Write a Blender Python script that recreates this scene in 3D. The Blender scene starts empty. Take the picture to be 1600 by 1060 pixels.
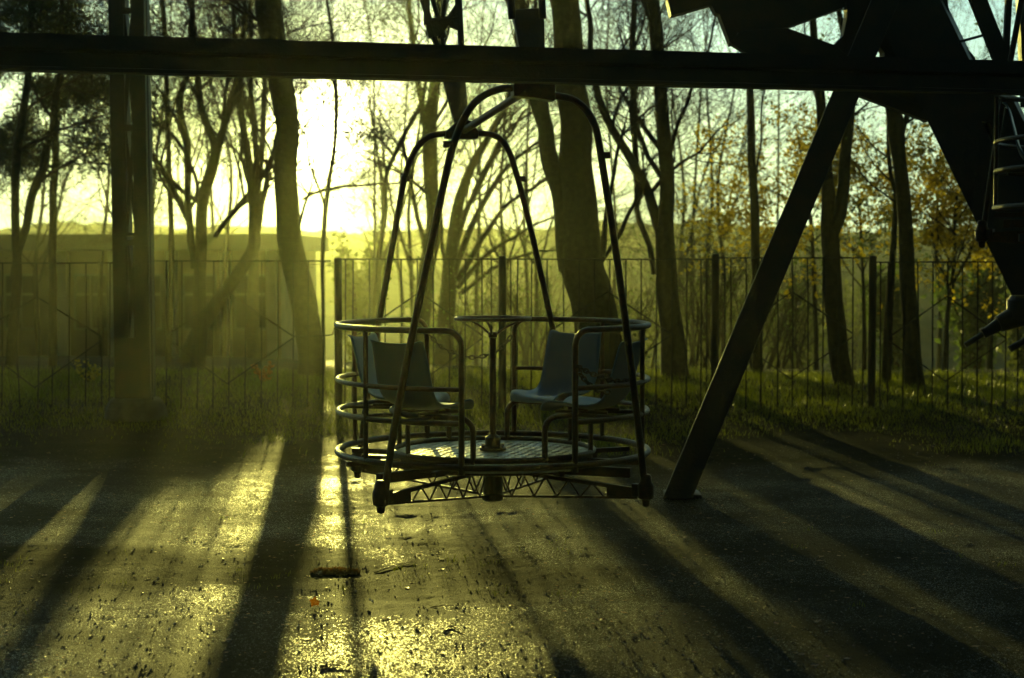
import bpy, math, random
from math import sin, cos, pi, radians, tan
from mathutils import Vector, Matrix, noise

random.seed(7)
S = bpy.context.scene
COL = S.collection
F = 2660.0                       # focal length in photograph pixels (1600 wide)
EYE = Vector((0, 0, 1.75))
PITCH = math.atan(130 / F)

# ------------------------------------------------------------------ camera
cam_d = bpy.data.cameras.new("camera")
cam = bpy.data.objects.new("camera", cam_d)
COL.objects.link(cam)
cam.location = EYE
cam.rotation_euler = (pi / 2 - PITCH, 0, 0)
cam_d.sensor_width = 36
cam_d.lens = F / 1600 * 36
cam_d.clip_start = 0.1
cam_d.clip_end = 5000
cam_d.dof.use_dof = True
cam_d.dof.focus_distance = 10.6
cam_d.dof.aperture_fstop = 2.6
cam_d.dof.aperture_blades = 0
S.camera = cam


def ray(px, py):
    x, y = (px - 800) / F, -(py - 530) / F
    c, s = cos(PITCH), sin(PITCH)
    return Vector((x, c + y * s, -s + y * c))


def at(px, py, D):
    r = ray(px, py)
    return EYE + r * (D / r.y)


# ------------------------------------------------------------------ sky, sun, exposure
sun_dir = ray(508, 193).normalized()
ELEV = math.asin(sun_dir.z)
AZ = math.atan2(sun_dir.x, sun_dir.y)      # clockwise from +Y
w = bpy.data.worlds.new("World")
S.world = w
w.use_nodes = True
nt = w.node_tree
nt.nodes.clear()


def N(tree, typ, **kw):
    n = tree.nodes.new(typ)
    for k, v in kw.items():
        if k in n.inputs.keys() if hasattr(n.inputs, 'keys') else False:
            n.inputs[k].default_value = v
        else:
            setattr(n, k, v)
    return n


def math_node(tree, op, a, b=None, c=None, clamp=False):
    n = tree.nodes.new('ShaderNodeMath')
    n.operation = op
    n.use_clamp = clamp
    for i, v in enumerate((a, b, c)):
        if v is None:
            continue
        if isinstance(v, (int, float)):
            n.inputs[i].default_value = v
        else:
            tree.links.new(v, n.inputs[i])
    return n.outputs[0]


out = nt.nodes.new('ShaderNodeOutputWorld')
bg = nt.nodes.new('ShaderNodeBackground')
sky = nt.nodes.new('ShaderNodeTexSky')
sky.sky_type = 'NISHITA'
sky.sun_disc = False
sky.sun_elevation = ELEV
sky.sun_rotation = AZ
sky.air_density = 1.0
sky.dust_density = 1.2
sky.ozone_density = 1.5
# even tint of the whole sky, and the aureole the damp air makes round the sun
tint = nt.nodes.new('ShaderNodeVectorMath')
tint.operation = 'MULTIPLY'
tint.inputs[1].default_value = (0.05, 0.09, 0.11)
nt.links.new(sky.outputs[0], tint.inputs[0])
tc = nt.nodes.new('ShaderNodeTexCoord')
dot = nt.nodes.new('ShaderNodeVectorMath')
dot.operation = 'DOT_PRODUCT'
dot.inputs[1].default_value = sun_dir
nt.links.new(tc.outputs['Generated'], dot.inputs[0])
dv = math_node(nt, 'MAXIMUM', dot.outputs['Value'], 0.0)
a1 = math_node(nt, 'MULTIPLY', math_node(nt, 'POWER', dv, 6000.0), 600.0)
a2 = math_node(nt, 'MULTIPLY', math_node(nt, 'POWER', dv, 700.0), 22.0)
a3 = math_node(nt, 'MULTIPLY', math_node(nt, 'POWER', dv, 60.0), 0.8)
aur = math_node(nt, 'ADD', math_node(nt, 'ADD', a1, a2), a3)
# wide pale brightening of the misty sky on the sun's side
wide = nt.nodes.new('ShaderNodeVectorMath')
wide.operation = 'SCALE'
sepd = nt.nodes.new('ShaderNodeSeparateXYZ')
nt.links.new(tc.outputs['Generated'], sepd.inputs[0])
up_ = math_node(nt, 'MULTIPLY', sepd.outputs['Z'], 6.0, clamp=True)
wcol = nt.nodes.new('ShaderNodeMix')
wcol.data_type = 'RGBA'
nt.links.new(up_, wcol.inputs[0])
wcol.inputs[6].default_value = (0.72, 1.0, 0.62, 1)
wcol.inputs[7].default_value = (0.58, 1.02, 0.98, 1)
nt.links.new(wcol.outputs[2], wide.inputs[0])
nt.links.new(math_node(nt, 'MULTIPLY', math_node(nt, 'POWER', dv, 4.0), 9.2), wide.inputs['Scale'])
ac = nt.nodes.new('ShaderNodeVectorMath')
ac.operation = 'SCALE'
ac.inputs[0].default_value = (1.0, 1.0, 0.52)
nt.links.new(aur, ac.inputs['Scale'])
add = nt.nodes.new('ShaderNodeVectorMath')
add.operation = 'ADD'
add0 = nt.nodes.new('ShaderNodeVectorMath')
add0.operation = 'ADD'
nt.links.new(tint.outputs[0], add0.inputs[0])
nt.links.new(wide.outputs[0], add0.inputs[1])
nt.links.new(add0.outputs[0], add.inputs[0])
nt.links.new(ac.outputs[0], add.inputs[1])
nt.links.new(add.outputs[0], bg.inputs['Color'])
bg.inputs['Strength'].default_value = 0.13
nt.links.new(bg.outputs[0], out.inputs['Surface'])

sun_d = bpy.data.lights.new("sun", 'SUN')
sun_d.energy = 5.0
sun_d.angle = radians(0.53)
sun_d.color = (1.0, 0.89, 0.19)
sun = bpy.data.objects.new("sun", sun_d)
COL.objects.link(sun)
sun.rotation_euler = (-sun_dir).to_track_quat('-Z', 'Y').to_euler()
sun.location = (-3, 30, 12)

S.view_settings.view_transform = 'Standard'
S.view_settings.look = 'None'
S.view_settings.gamma = 1
S.view_settings.exposure = 0.0
S.render.engine = 'CYCLES'
cy = S.cycles
cy.use_denoising = True
cy.max_bounces = 6
cy.diffuse_bounces = 2
cy.glossy_bounces = 3
cy.transmission_bounces = 3
cy.volume_bounces = 0
cy.transparent_max_bounces = 6
cy.sample_clamp_indirect = 4
cy.caustics_reflective = False
cy.caustics_refractive = False


# ------------------------------------------------------------------ materials
def material(name, base, rough=0.6, metal=0.0, var=None, scale=8.0, bump=0.0, bscale=40.0, spec=0.5,
             translucent=None, detail=6.0):
    m = bpy.data.materials.new(name)
    m.use_nodes = True
    t = m.node_tree
    b = t.nodes['Principled BSDF']
    b.inputs['Base Color'].default_value = (*base, 1)
    b.inputs['Roughness'].default_value = rough
    b.inputs['Metallic'].default_value = metal
    b.inputs['Specular IOR Level'].default_value = spec
    g = t.nodes.new('ShaderNodeTexCoord')
    if var:
        n = t.nodes.new('ShaderNodeTexNoise')
        n.inputs['Scale'].default_value = scale
        n.inputs['Detail'].default_value = detail
        t.links.new(g.outputs['Object'], n.inputs['Vector'])
        r = t.nodes.new('ShaderNodeValToRGB')
        r.color_ramp.elements[0].position = 0.38
        r.color_ramp.elements[0].color = (*base, 1)
        r.color_ramp.elements[1].position = 0.64
        r.color_ramp.elements[1].color = (*var, 1)
        t.links.new(n.outputs['Fac'], r.inputs['Fac'])
        t.links.new(r.outputs['Color'], b.inputs['Base Color'])
        rr = math_node(t, 'MULTIPLY_ADD', n.outputs['Fac'], 0.3, rough - 0.15)
        t.links.new(rr, b.inputs['Roughness'])
    if bump:
        n2 = t.nodes.new('ShaderNodeTexNoise')
        n2.inputs['Scale'].default_value = bscale
        n2.inputs['Detail'].default_value = 8
        t.links.new(g.outputs['Object'], n2.inputs['Vector'])
        bp = t.nodes.new('ShaderNodeBump')
        bp.inputs['Strength'].default_value = bump
        bp.inputs['Distance'].default_value = 0.02
        t.links.new(n2.outputs['Fac'], bp.inputs['Height'])
        t.links.new(bp.outputs['Normal'], b.inputs['Normal'])
    if translucent:
        tr = t.nodes.new('ShaderNodeBsdfTranslucent')
        tr.inputs['Color'].default_value = (*translucent, 1)
        mx = t.nodes.new('ShaderNodeMixShader')
        mx.inputs[0].default_value = 0.5
        t.links.new(b.outputs[0], mx.inputs[1])
        t.links.new(tr.outputs[0], mx.inputs[2])
        t.links.new(mx.outputs[0], t.nodes['Material Output'].inputs['Surface'])
    return m


M = dict(
    rust=material('rusty dark red paint', (0.035, 0.014, 0.010), 0.38, 0.0, (0.075, 0.026, 0.012), 22, 0.35, 90, spec=0.35),
    steel=material('dark painted steel', (0.022, 0.024, 0.020), 0.5, 0.0, (0.05, 0.035, 0.02), 5, 0.3, 50),
    blue=material('dull blue painted steel', (0.03, 0.045, 0.07), 0.5, 0.0, (0.05, 0.05, 0.05), 9, 0.2, 60),
    seat=material('worn blue plastic', (0.16, 0.27, 0.36), 0.38, 0.0, (0.20, 0.30, 0.36), 5, 0.12, 160),
    plate=material('worn tread plate', (0.55, 0.54, 0.48), 0.33, 0.85, (0.30, 0.25, 0.16), 9, 0.3, 110),
    chain=material('rusty chain', (0.02, 0.012, 0.008), 0.6, 0.0),
    fence=material('old green fence paint', (0.008, 0.010, 0.006), 0.8, 0.0, (0.02, 0.012, 0.006), 12, 0.2, 60),
    bark=material('grey brown bark', (0.034, 0.028, 0.016), 0.9, 0.0, (0.055, 0.045, 0.026), 14, 0.8, 30, spec=0.2),
    bark2=material('dark bark', (0.022, 0.018, 0.011), 0.9, 0.0, (0.042, 0.032, 0.018), 14, 0.8, 30, spec=0.2),
    twig=material('bare twigs', (0.045, 0.033, 0.02), 0.85, spec=0.2),
    leafy=material('yellow autumn leaves', (0.38, 0.27, 0.02), 0.6, 0.0, (0.30, 0.26, 0.03), 3, translucent=(0.75, 0.58, 0.03)),
    leafo=material('brown green leaves', (0.05, 0.07, 0.02), 0.6, 0.0, (0.08, 0.08, 0.02), 3, translucent=(0.11, 0.16, 0.03)),
    needle=material('dark evergreen needles', (0.028, 0.040, 0.018), 0.7, 0.0, (0.045, 0.055, 0.02), 3, translucent=(0.05, 0.06, 0.015)),
    bush=material('green undergrowth', (0.06, 0.075, 0.02), 0.7, 0.0, (0.12, 0.10, 0.02), 2, translucent=(0.14, 0.16, 0.03)),
    grass=material('dewy grass', (0.040, 0.062, 0.010), 0.35, 0.0, (0.08, 0.07, 0.015), 1.1, translucent=(0.26, 0.30, 0.015)),
    dead=material('fallen autumn leaves', (0.10, 0.045, 0.012), 0.4, 0.0, (0.20, 0.12, 0.03), 6, translucent=(0.22, 0.10, 0.02)),
    orange=material('orange leaf', (0.40, 0.13, 0.02), 0.45, translucent=(0.7, 0.25, 0.02)),
    plaster=material('dull plaster', (0.16, 0.12, 0.09), 0.9, 0.0, (0.11, 0.09, 0.07), 1.5, 0.2, 20),
    pale=material('pale plaster', (0.48, 0.50, 0.55), 0.9, 0.0, (0.40, 0.41, 0.45), 2.0, 0.2, 20),
    roof=material('grey roofing felt', (0.12, 0.12, 0.12), 0.9, 0.0, (0.08, 0.08, 0.08), 1.0),
    glass=material('dark window glass', (0.02, 0.022, 0.025), 0.08),
    concrete=material('weathered concrete', (0.16, 0.15, 0.12), 0.85, 0.0, (0.10, 0.10, 0.07), 6, 0.5, 40),
    hill=material('wooded hillside', (0.030, 0.036, 0.016), 0.95, 0.0, (0.11, 0.085, 0.03), 0.16, spec=0.1),
)


# ------------------------------------------------------------------ mesh helpers
class MB:
    def __init__(s):
        s.v, s.f = [], []

    def tube(s, pts, rad, n=10, closed=False, caps=True):
        pts = [Vector(p) for p in pts]
        k = len(pts)
        if isinstance(rad, (int, float)):
            rad = [rad] * k
        base = len(s.v)
        ref = None
        for i, p in enumerate(pts):
            if closed:
                d = pts[(i + 1) % k] - pts[i - 1]
            else:
                d = pts[min(i + 1, k - 1)] - pts[max(i - 1, 0)]
            if d.length < 1e-9:
                d = Vector((0, 0, 1))
            d.normalize()
            if ref is None:
                ref = d.orthogonal().normalized()
                if closed:
                    ref = Vector((0, 0, 1)) if abs(d.z) < .9 else ref
            ref = (ref - d * ref.dot(d))
            ref = ref.normalized() if ref.length > 1e-6 else d.orthogonal().normalized()
            b = d.cross(ref)
            for j in range(n):
                a = 2 * pi * j / n
                s.v.append(p + (ref * cos(a) + b * sin(a)) * rad[i])
        rings = k if closed else k - 1
        for i in range(rings):
            for j in range(n):
                a = base + i * n + j
                b2 = base + i * n + (j + 1) % n
                c = base + ((i + 1) % k) * n + (j + 1) % n
                d2 = base + ((i + 1) % k) * n + j
                s.f.append((a, b2, c, d2))
        if not closed and caps:
            s.f.append(tuple(base + j for j in range(n))[::-1])
            s.f.append(tuple(base + (k - 1) * n + j for j in range(n)))

    def box(s, c, size, rot=None):
        base = len(s.v)
        c = Vector(c)
        for z in (-.5, .5):
            for y in (-.5, .5):
                for x in (-.5, .5):
                    v = Vector((x * size[0], y * size[1], z * size[2]))
                    if rot is not None:
                        v = rot @ v
                    s.v.append(c + v)
        for q in ((0, 2, 3, 1), (4, 5, 7, 6), (0, 1, 5, 4), (2, 6, 7, 3), (0, 4, 6, 2), (1, 3, 7, 5)):
            s.f.append(tuple(base + i for i in q))

    def bar(s, a, b, wx, wy, side=Vector((1, 0, 0))):
        a, b = Vector(a), Vector(b)
        d = (b - a)
        L = d.length
        z = d.normalized()
        x = (side - z * side.dot(z)).normalized()
        y = z.cross(x)
        R = Matrix((x, y, z)).transposed()
        s.box((a + b) / 2, (wx, wy, L), R)

    def prism(s, poly, depth_vec):
        base = len(s.v)
        n = len(poly)
        dv = Vector(depth_vec)
        for p in poly:
            s.v.append(Vector(p))
        for p in poly:
            s.v.append(Vector(p) + dv)
        s.f.append(tuple(base + i for i in range(n)))
        s.f.append(tuple(base + n + i for i in range(n))[::-1])
        for i in range(n):
            j = (i + 1) % n
            s.f.append((base + i, base + n + i, base + n + j, base + j))

    def lathe(s, c, prof, n=24):
        base = len(s.v)
        c = Vector(c)
        for r, z in prof:
            for j in range(n):
                a = 2 * pi * j / n
                s.v.append(c + Vector((r * cos(a), r * sin(a), z)))
        for i in range(len(prof) - 1):
            for j in range(n):
                s.f.append((base + i * n + j, base + i * n + (j + 1) % n, base + (i + 1) * n + (j + 1) % n, base + (i + 1) * n + j))
        s.f.append(tuple(base + j for j in range(n))[::-1])
        s.f.append(tuple(base + (len(prof) - 1) * n + j for j in range(n)))

    def build(s, name, mat, parent=None, smooth=True, bevel=0.0, angle=35):
        me = bpy.data.meshes.new(name)
        off = Vector((0, 0, 0))
        if parent is not None and not s.__dict__.get('local', False):
            off = parent['_o'] if isinstance(parent.get('_o'), Vector) else parent.location
        me.from_pydata([v - off for v in s.v] if off.length > 0 else s.v, [], s.f)
        me.validate()
        o = bpy.data.objects.new(name, me)
        COL.objects.link(o)
        me.materials.append(mat)
        if smooth:
            me.shade_smooth()
            try:
                me.set_sharp_from_angle(angle=radians(angle))
            except Exception:
                pass
        else:
            me.shade_flat()
        if bevel:
            md = o.modifiers.new('bevel', 'BEVEL')
            md.width = bevel
            md.segments = 2
            md.limit_method = 'ANGLE'
        if parent is not None:
            o.parent = parent
        return o


def LMB():
    m = MB()
    m.local = True
    return m


def thing(name, label, cat, loc=(0, 0, 0), rotz=0, group=None):
    o = bpy.data.objects.new(name, None)
    o.empty_display_size = 0.3
    COL.objects.link(o)
    o.location = loc
    o.rotation_euler = (0, 0, rotz)
    o['label'] = label
    o['category'] = cat
    if group:
        o['group'] = group
    return o


def tag(o, label, cat, group=None, kind=None):
    o['label'] = label
    o['category'] = cat
    if group:
        o['group'] = group
    if kind:
        o['kind'] = kind
    return o


def smoothpts(pts, sub=4, closed=False):
    pts = [Vector(p) for p in pts]
    out = []
    n = len(pts)
    for i in range(n - 1):
        p0, p1, p2, p3 = pts[max(i - 1, 0)], pts[i], pts[i + 1], pts[min(i + 2, n - 1)]
        for k in range(sub):
            t = k / sub
            out.append(0.5 * ((2 * p1) + (p2 - p0) * t + (2 * p0 - 5 * p1 + 4 * p2 - p3) * t * t + (3 * p1 - p0 - 3 * p2 + p3) * t ** 3))
    out.append(pts[-1])
    return out


def sstep(a, b, x):
    t = max(0, min(1, (x - a) / (b - a)))
    return t * t * (3 - 2 * t)


# ------------------------------------------------------------------ ground and terrain
GZ = -0.075                     # ground level


def H(x, y):
    z = GZ
    z += 0.10 * sstep(16.5, 21, y) * (1 - 0.4 * sstep(2, 6, x))
    z += 0.05 * noise.noise(Vector((x * .5, y * .5, 1))) * sstep(15.5, 18, y)
    low = -1.7 + (-2.2) * sstep(-7, 2, x)
    t = sstep(24.2, 62, y)
    z += (low - 0.1) * t if y > 24.2 else 0
    z += 0.35 * noise.noise(Vector((x * .08, y * .08, 4))) * t
    return z


def near_bump(x, y):
    z = GZ + 0.016 * noise.noise(Vector((x * .7, y * .9, 0))) + 0.010 * noise.noise(Vector((x * 2.1, y * 2.6, 7)))
    z += 0.0045 * noise.noise(Vector((x * 6.5, y * 7, 3))) + 0.0035 * noise.noise(Vector((x * 16, y * 16, 5)))
    return z


def slab_edge(x):                      # far edge of the worn asphalt patch in front
    return 8.75 + 0.30 * x * 0.55 + 0.10 * noise.noise(Vector((x * .9, 3, 0))) + 0.035 * noise.noise(Vector((x * 5, 9, 0)))


def patch_z(x, y):
    f = sstep(2.2, 0.4, x)
    return GZ + (near_bump(x, y) - GZ) * (1 - f * .35) + 0.020 * f + 0.002


def surf(x, y):                        # top of whatever covers the ground here
    return max(patch_z(x, y), near_bump(x, y)) if y < slab_edge(x) and -4.6 < x < 2.2 else near_bump(x, y)


def grid_mesh(name, xs, ys, hf, mat, smooth=True):
    vs = [(x, y, hf(x, y)) for y in ys for x in xs]
    nx = len(xs)
    fs = [(j * nx + i, j * nx + i + 1, (j + 1) * nx + i + 1, (j + 1) * nx + i) for j in range(len(ys) - 1) for i in range(nx - 1)]
    me = bpy.data.meshes.new(name)
    me.from_pydata(vs, [], fs)
    o = bpy.data.objects.new(name, me)
    COL.objects.link(o)
    me.materials.append(mat)
    if smooth:
        me.shade_smooth()
    return o


def frange(a, b, s):
    n = int(round((b - a) / s))
    return [a + (b - a) * i / n for i in range(n + 1)]


def ground_material():
    m = bpy.data.materials.new('damp worn asphalt and moss')
    m.use_nodes = True
    t = m.node_tree
    L = t.links
    b = t.nodes['Principled BSDF']
    g = t.nodes.new('ShaderNodeTexCoord').outputs['Object']

    def noi(scale, detail=5, rough=.55):
        n = t.nodes.new('ShaderNodeTexNoise')
        n.inputs['Scale'].default_value = scale
        n.inputs['Detail'].default_value = detail
        n.inputs['Roughness'].default_value = rough
        L.new(g, n.inputs['Vector'])
        return n.outputs['Fac']

    def ramp(v, p0, p1, c0=(0, 0, 0), c1=(1, 1, 1)):
        r = t.nodes.new('ShaderNodeValToRGB')
        r.color_ramp.elements[0].position = p0
        r.color_ramp.elements[1].position = p1
        r.color_ramp.elements[0].color = (*c0, 1)
        r.color_ramp.elements[1].color = (*c1, 1)
        L.new(v, r.inputs['Fac'])
        return r.outputs['Color']

    def mix(f, a, c):
        n = t.nodes.new('ShaderNodeMix')
        n.data_type = 'RGBA'
        L.new(f, n.inputs[0]) if not isinstance(f, float) else setattr(n.inputs[0], 'default_value', f)
        for i, v in ((6, a), (7, c)):
            if isinstance(v, tuple):
                n.inputs[i].default_value = (*v, 1)
            else:
                L.new(v, n.inputs[i])
        return n.outputs[2]
    patch = ramp(noi(0.55, 4), 0.44, 0.58)
    fine = ramp(noi(60, 4), 0.35, 0.7, (0.010, 0.008, 0.002), (0.030, 0.025, 0.006))
    mud = ramp(noi(9, 6), 0.35, 0.7, (0.005, 0.0045, 0.001), (0.016, 0.014, 0.003))
    sep = t.nodes.new('ShaderNodeSeparateXYZ')
    L.new(g, sep.inputs[0])
    # far strip turns to soil and grass
    yy = math_node(t, 'ADD', sep.outputs['Y'], math_node(t, 'MULTIPLY', noi(0.8, 5), 2.5))
    far = math_node(t, 'MULTIPLY_ADD', yy, 0.7, -0.7 * 15.0, clamp=True)
    # mossy belt between the front patch and the ride, on the left
    mz = math_node(t, 'SUBTRACT', 1.0, math_node(t, 'ABSOLUTE', math_node(t, 'MULTIPLY_ADD', yy, 0.75, -0.75 * 11.1)), clamp=True)
    mx_ = math_node(t, 'MULTIPLY_ADD', sep.outputs['X'], -0.8, 0.55, clamp=True)
    moss = math_node(t, 'MULTIPLY', math_node(t, 'MULTIPLY', mz, mx_), 1.6, clamp=True)
    soil = math_node(t, 'MAXIMUM', math_node(t, 'MAXIMUM', far, moss), math_node(t, 'MULTIPLY', patch, 0.35))
    L.new(mix(soil, fine, mud), b.inputs['Base Color'])
    wet = ramp(noi(0.9, 5, .6), 0.46, 0.62)
    vor = t.nodes.new('ShaderNodeTexVoronoi')
    vor.inputs['Scale'].default_value = 210
    L.new(g, vor.inputs['Vector'])
    vs_ = t.nodes.new('ShaderNodeSeparateColor')
    L.new(vor.outputs['Color'], vs_.inputs[0])
    # single wet grains among dull ones, more of them where the ground is damp
    thr = math_node(t, 'MULTIPLY_ADD', wet, -0.14, 0.96)
    thr = math_node(t, 'MULTIPLY_ADD', soil, 0.12, thr)
    grain = math_node(t, 'GREATER_THAN', vs_.outputs[0], thr)
    rgh = math_node(t, 'MULTIPLY_ADD', grain, -0.34, 0.68)
    L.new(rgh, b.inputs['Roughness'])
    sp = math_node(t, 'MULTIPLY_ADD', grain, 0.36, 0.035)
    sp = math_node(t, 'MULTIPLY', sp, math_node(t, 'MULTIPLY_ADD', soil, -0.85, 1.0))
    L.new(sp, b.inputs['Specular IOR Level'])
    h = math_node(t, 'ADD', math_node(t, 'MULTIPLY', noi(140, 3), 0.8), math_node(t, 'MULTIPLY', vor.outputs['Distance'], -1.0))
    h = math_node(t, 'ADD', h, math_node(t, 'MULTIPLY', noi(22, 7, .65), 2.2))
    bp = t.nodes.new('ShaderNodeBump')
    bp.inputs['Distance'].default_value = 0.014
    bp.inputs['Strength'].default_value = 1.0
    L.new(h, bp.inputs['Height'])
    L.new(bp.outputs['Normal'], b.inputs['Normal'])
    return m


GM = ground_material()
ys = frange(3.5, 17, 0.045) + frange(17.3, 30, 0.3) + frange(31, 75, 1.5) + frange(80, 200, 10) + frange(250, 1500, 125)
xs = [-900, -500, -250, -120, -60, -35, -22, -15, -11, -9, -7.5] + frange(-6.5, 6.5, 0.05) + [7.5, 9, 11, 15, 22, 35, 60, 120, 250, 500, 900]
ys = [-60, -30, -15, -8, -3, 0, 2] + ys
g = grid_mesh('ground', xs, ys, lambda x, y: H(x, y) + (near_bump(x, y) - GZ if abs(x) < 7 and 3 < y < 17.2 else 0), GM)
g['kind'] = 'structure'

# worn asphalt patch in front, a couple of centimetres proud of the rest
sx = frange(-4.6, 2.2, 0.045)
sys_ = 60
vs, fs = [], []
for x in sx:
    e = slab_edge(x)
    for j in range(sys_ + 1):
        tt = j / sys_
        y = 3.6 + (e - 3.6) * tt
        fade = sstep(2.2, 0.4, x)
        vs.append((x, y, patch_z(x, y) - (0.05 if j == sys_ else 0)))
nj = sys_ + 1
for i in range(len(sx) - 1):
    for j in range(sys_):
        a = i * nj + j
        fs.append((a, a + nj, a + nj + 1, a + 1))
me = bpy.data.meshes.new('asphalt_patch')
me.from_pydata(vs, [], fs)
me.shade_smooth()
o = bpy.data.objects.new('asphalt_patch', me)
me.materials.append(GM)
COL.objects.link(o)
o['kind'] = 'structure'

# hills and lake
def hillz(x, y):
    c = 3.55 + 0.9 * noise.noise(Vector((x * .05, 5, 0))) + 0.5 * noise.noise(Vector((x * .22, 2, 0))) + 0.35 * abs(noise.noise(Vector((x * .9, y * .12, 0))))
    t = sstep(86, 128, y) * (1 - .6 * sstep(132, 150, y))
    z = -5 + (c + 5) * t
    if y > 90:
        z += 0.5 * abs(noise.noise(Vector((x * .7, y * .7, 2)))) + 0.35 * noise.noise(Vector((x * .2, y * .2, 8)))
    return z


hl = grid_mesh('hills', frange(-85, 85, 0.5), frange(86, 140, 1.5) + [150, 180], hillz, M['hill'])
hl['kind'] = 'structure'
wm = material('lake water', (0.02, 0.03, 0.03), 0.06, bump=0.12, bscale=1.5)
lk = grid_mesh('lake', frange(12, 70, 5), frange(62, 92, 5), lambda x, y: -3.75, wm)
lk['kind'] = 'structure'

# ------------------------------------------------------------------ gondola
GC = Vector((at(770, 507, 10.8).x, 10.8, 0))
YAW = radians(10)
gond = thing('passenger_gondola', 'open round gondola with four blue plastic seats hanging just above the ground in the middle', 'gondola', GC, YAW,
             'gondolas of the fairground wheel')
Rz = Matrix.Rotation(-YAW, 3, 'Z')


def loc(px, py, ly):
    """photo pixel -> gondola-local point in the vertical plane local y = ly"""
    r = ray(px, py)
    n = Vector((-sin(YAW), cos(YAW), 0))
    p0 = GC + n * ly
    t = (p0 - EYE).dot(n) / r.dot(n)
    return Rz @ (EYE + r * t - GC)


def pol(r, a, z):
    return Vector((r * cos(radians(a)), r * sin(radians(a)), z))


ZR, ZM, ZS, ZF = 1.315, 0.974, 0.775, 0.52
R1, R2 = 0.985, 0.64
# hoops
front = [(600, 782), (611, 700), (629, 600), (648, 505), (672, 390), (699, 262), (710, 222), (726, 183), (748, 155), (776, 141), (803, 138)]
front2 = [(868, 150), (893, 155), (914, 170), (929, 195), (936, 225), (948, 300), (962, 390), (977, 500), (992, 620), (1001, 700), (1009, 778)]
m = LMB()
pts = smoothpts([loc(x, y, -.81) for x, y in front + [(836, 144)] + front2], 3)
m.tube(pts, 0.022, 12)
for px, py in ((596, 783), (1010, 782)):
    pass
m.build('hoop', M['rust'], gond)
rear1 = [(559, 735), (574, 620), (592, 505), (610, 402), (628, 300), (637, 262), (650, 233), (670, 214), (695, 209)]
rear2 = [(757, 209), (778, 215), (793, 232), (804, 262), (820, 320), (840, 405), (862, 505), (885, 610), (912, 728)]
m = LMB()
m.tube(smoothpts([loc(x, y, .81) for x, y in rear1 + [(728, 209)] + rear2], 3), 0.021, 12)
m.build('hoop', M['rust'], gond)
# little lugs on the hoops
for px, py, ly in ((946, 243, -.81), (700, 226, -.81), (633, 280, .81), (814, 280, .81)):
    m = LMB()
    m.box(loc(px, py, ly), (0.055, 0.03, 0.04))
    m.build('lug', M['rust'], gond, bevel=.005)
# brackets where the hoops hang
a, b = loc(803, 140, -.81), loc(868, 146, -.81)
m = LMB()
m.prism([loc(803, 126, -.87), loc(868, 128, -.87), loc(868, 158, -.87), (loc(838, 153, -.87)), loc(803, 150, -.87)], (0, .12, 0))
m.build('hanger_bracket', M['rust'], gond, smooth=False, bevel=.006)
m = LMB()
m.prism([loc(697, 216, .75), loc(697, 206, .75), loc(714, 190, .75), loc(736, 188, .75), loc(748, 205, .75), loc(748, 217, .75)], (0, .12, 0))
m.build('hanger_bracket', M['rust'], gond, smooth=False, bevel=.006)
m = LMB()
m.tube([loc(822, 142, -.78), loc(724, 205, .78)], 0.024, 12)
m.build('axle', M['rust'], gond)

# pods: rails with bent ends
E1, E2 = -70, 72      # right pod, local degrees
pods = ((-70, 72), (108, 250))


def arc(r, a0, a1, z, step=5):
    n = max(2, int(abs(a1 - a0) / step))
    return [pol(r, a0 + (a1 - a0) * i / n, z) for i in range(n + 1)]


def bent(r, a0, a1, z, zend, br=.09):
    da = math.degrees(br / r)
    pts = []
    for k in range(6):
        t = k / 5 * pi / 2
        pts.append(pol(r, a0 + da * (1 - sin(t + 0) * 1.0) * 0 + da * (1 - cos(t)), z - br * (1 - sin(t))))
    pts2 = []
    for k in range(6):
        t = k / 5 * pi / 2
        pts2.append(pol(r, a1 - da * (1 - cos(t)), z - br * (1 - sin(t))))
    return [pol(r, a0, zend)] + pts + arc(r, a0 + da, a1 - da, z)[1:-1] + pts2[::-1] + [pol(r, a1, zend)]


for a0, a1 in pods:
    m = LMB()
    m.tube(bent(R1, a0, a1, ZR, ZF - .04), 0.0185, 12)
    m.tube(arc(R1, a0, a1, ZM), 0.0155, 10)
    mid = (a0 + a1) / 2
    for da in (-31, 31):
        m.tube([pol(R1 - .001, mid + da, ZR), pol(R1 - .001, mid + da, ZF)], 0.0155, 10)
    m.build('guard_rail', M['rust'], gond)
    m = LMB()
    m.tube(arc(R1 - .004, a0, a1, ZS), 0.0165, 10)
    m.tube(bent(R2, a0, a1, ZS, ZF - .02, .085), 0.0185, 12)
    for da in (-48, -22, 22, 48):
        m.tube([pol(R2, mid + da, ZS), pol(R1, mid + da, ZS)], 0.013, 8)
    for da in (-27, 27):
        m.tube([pol(R2, mid + da, ZS), pol(R2, mid + da, ZF)], 0.015, 8)
    m.build('seat_frame', M['rust'], gond)
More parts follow.
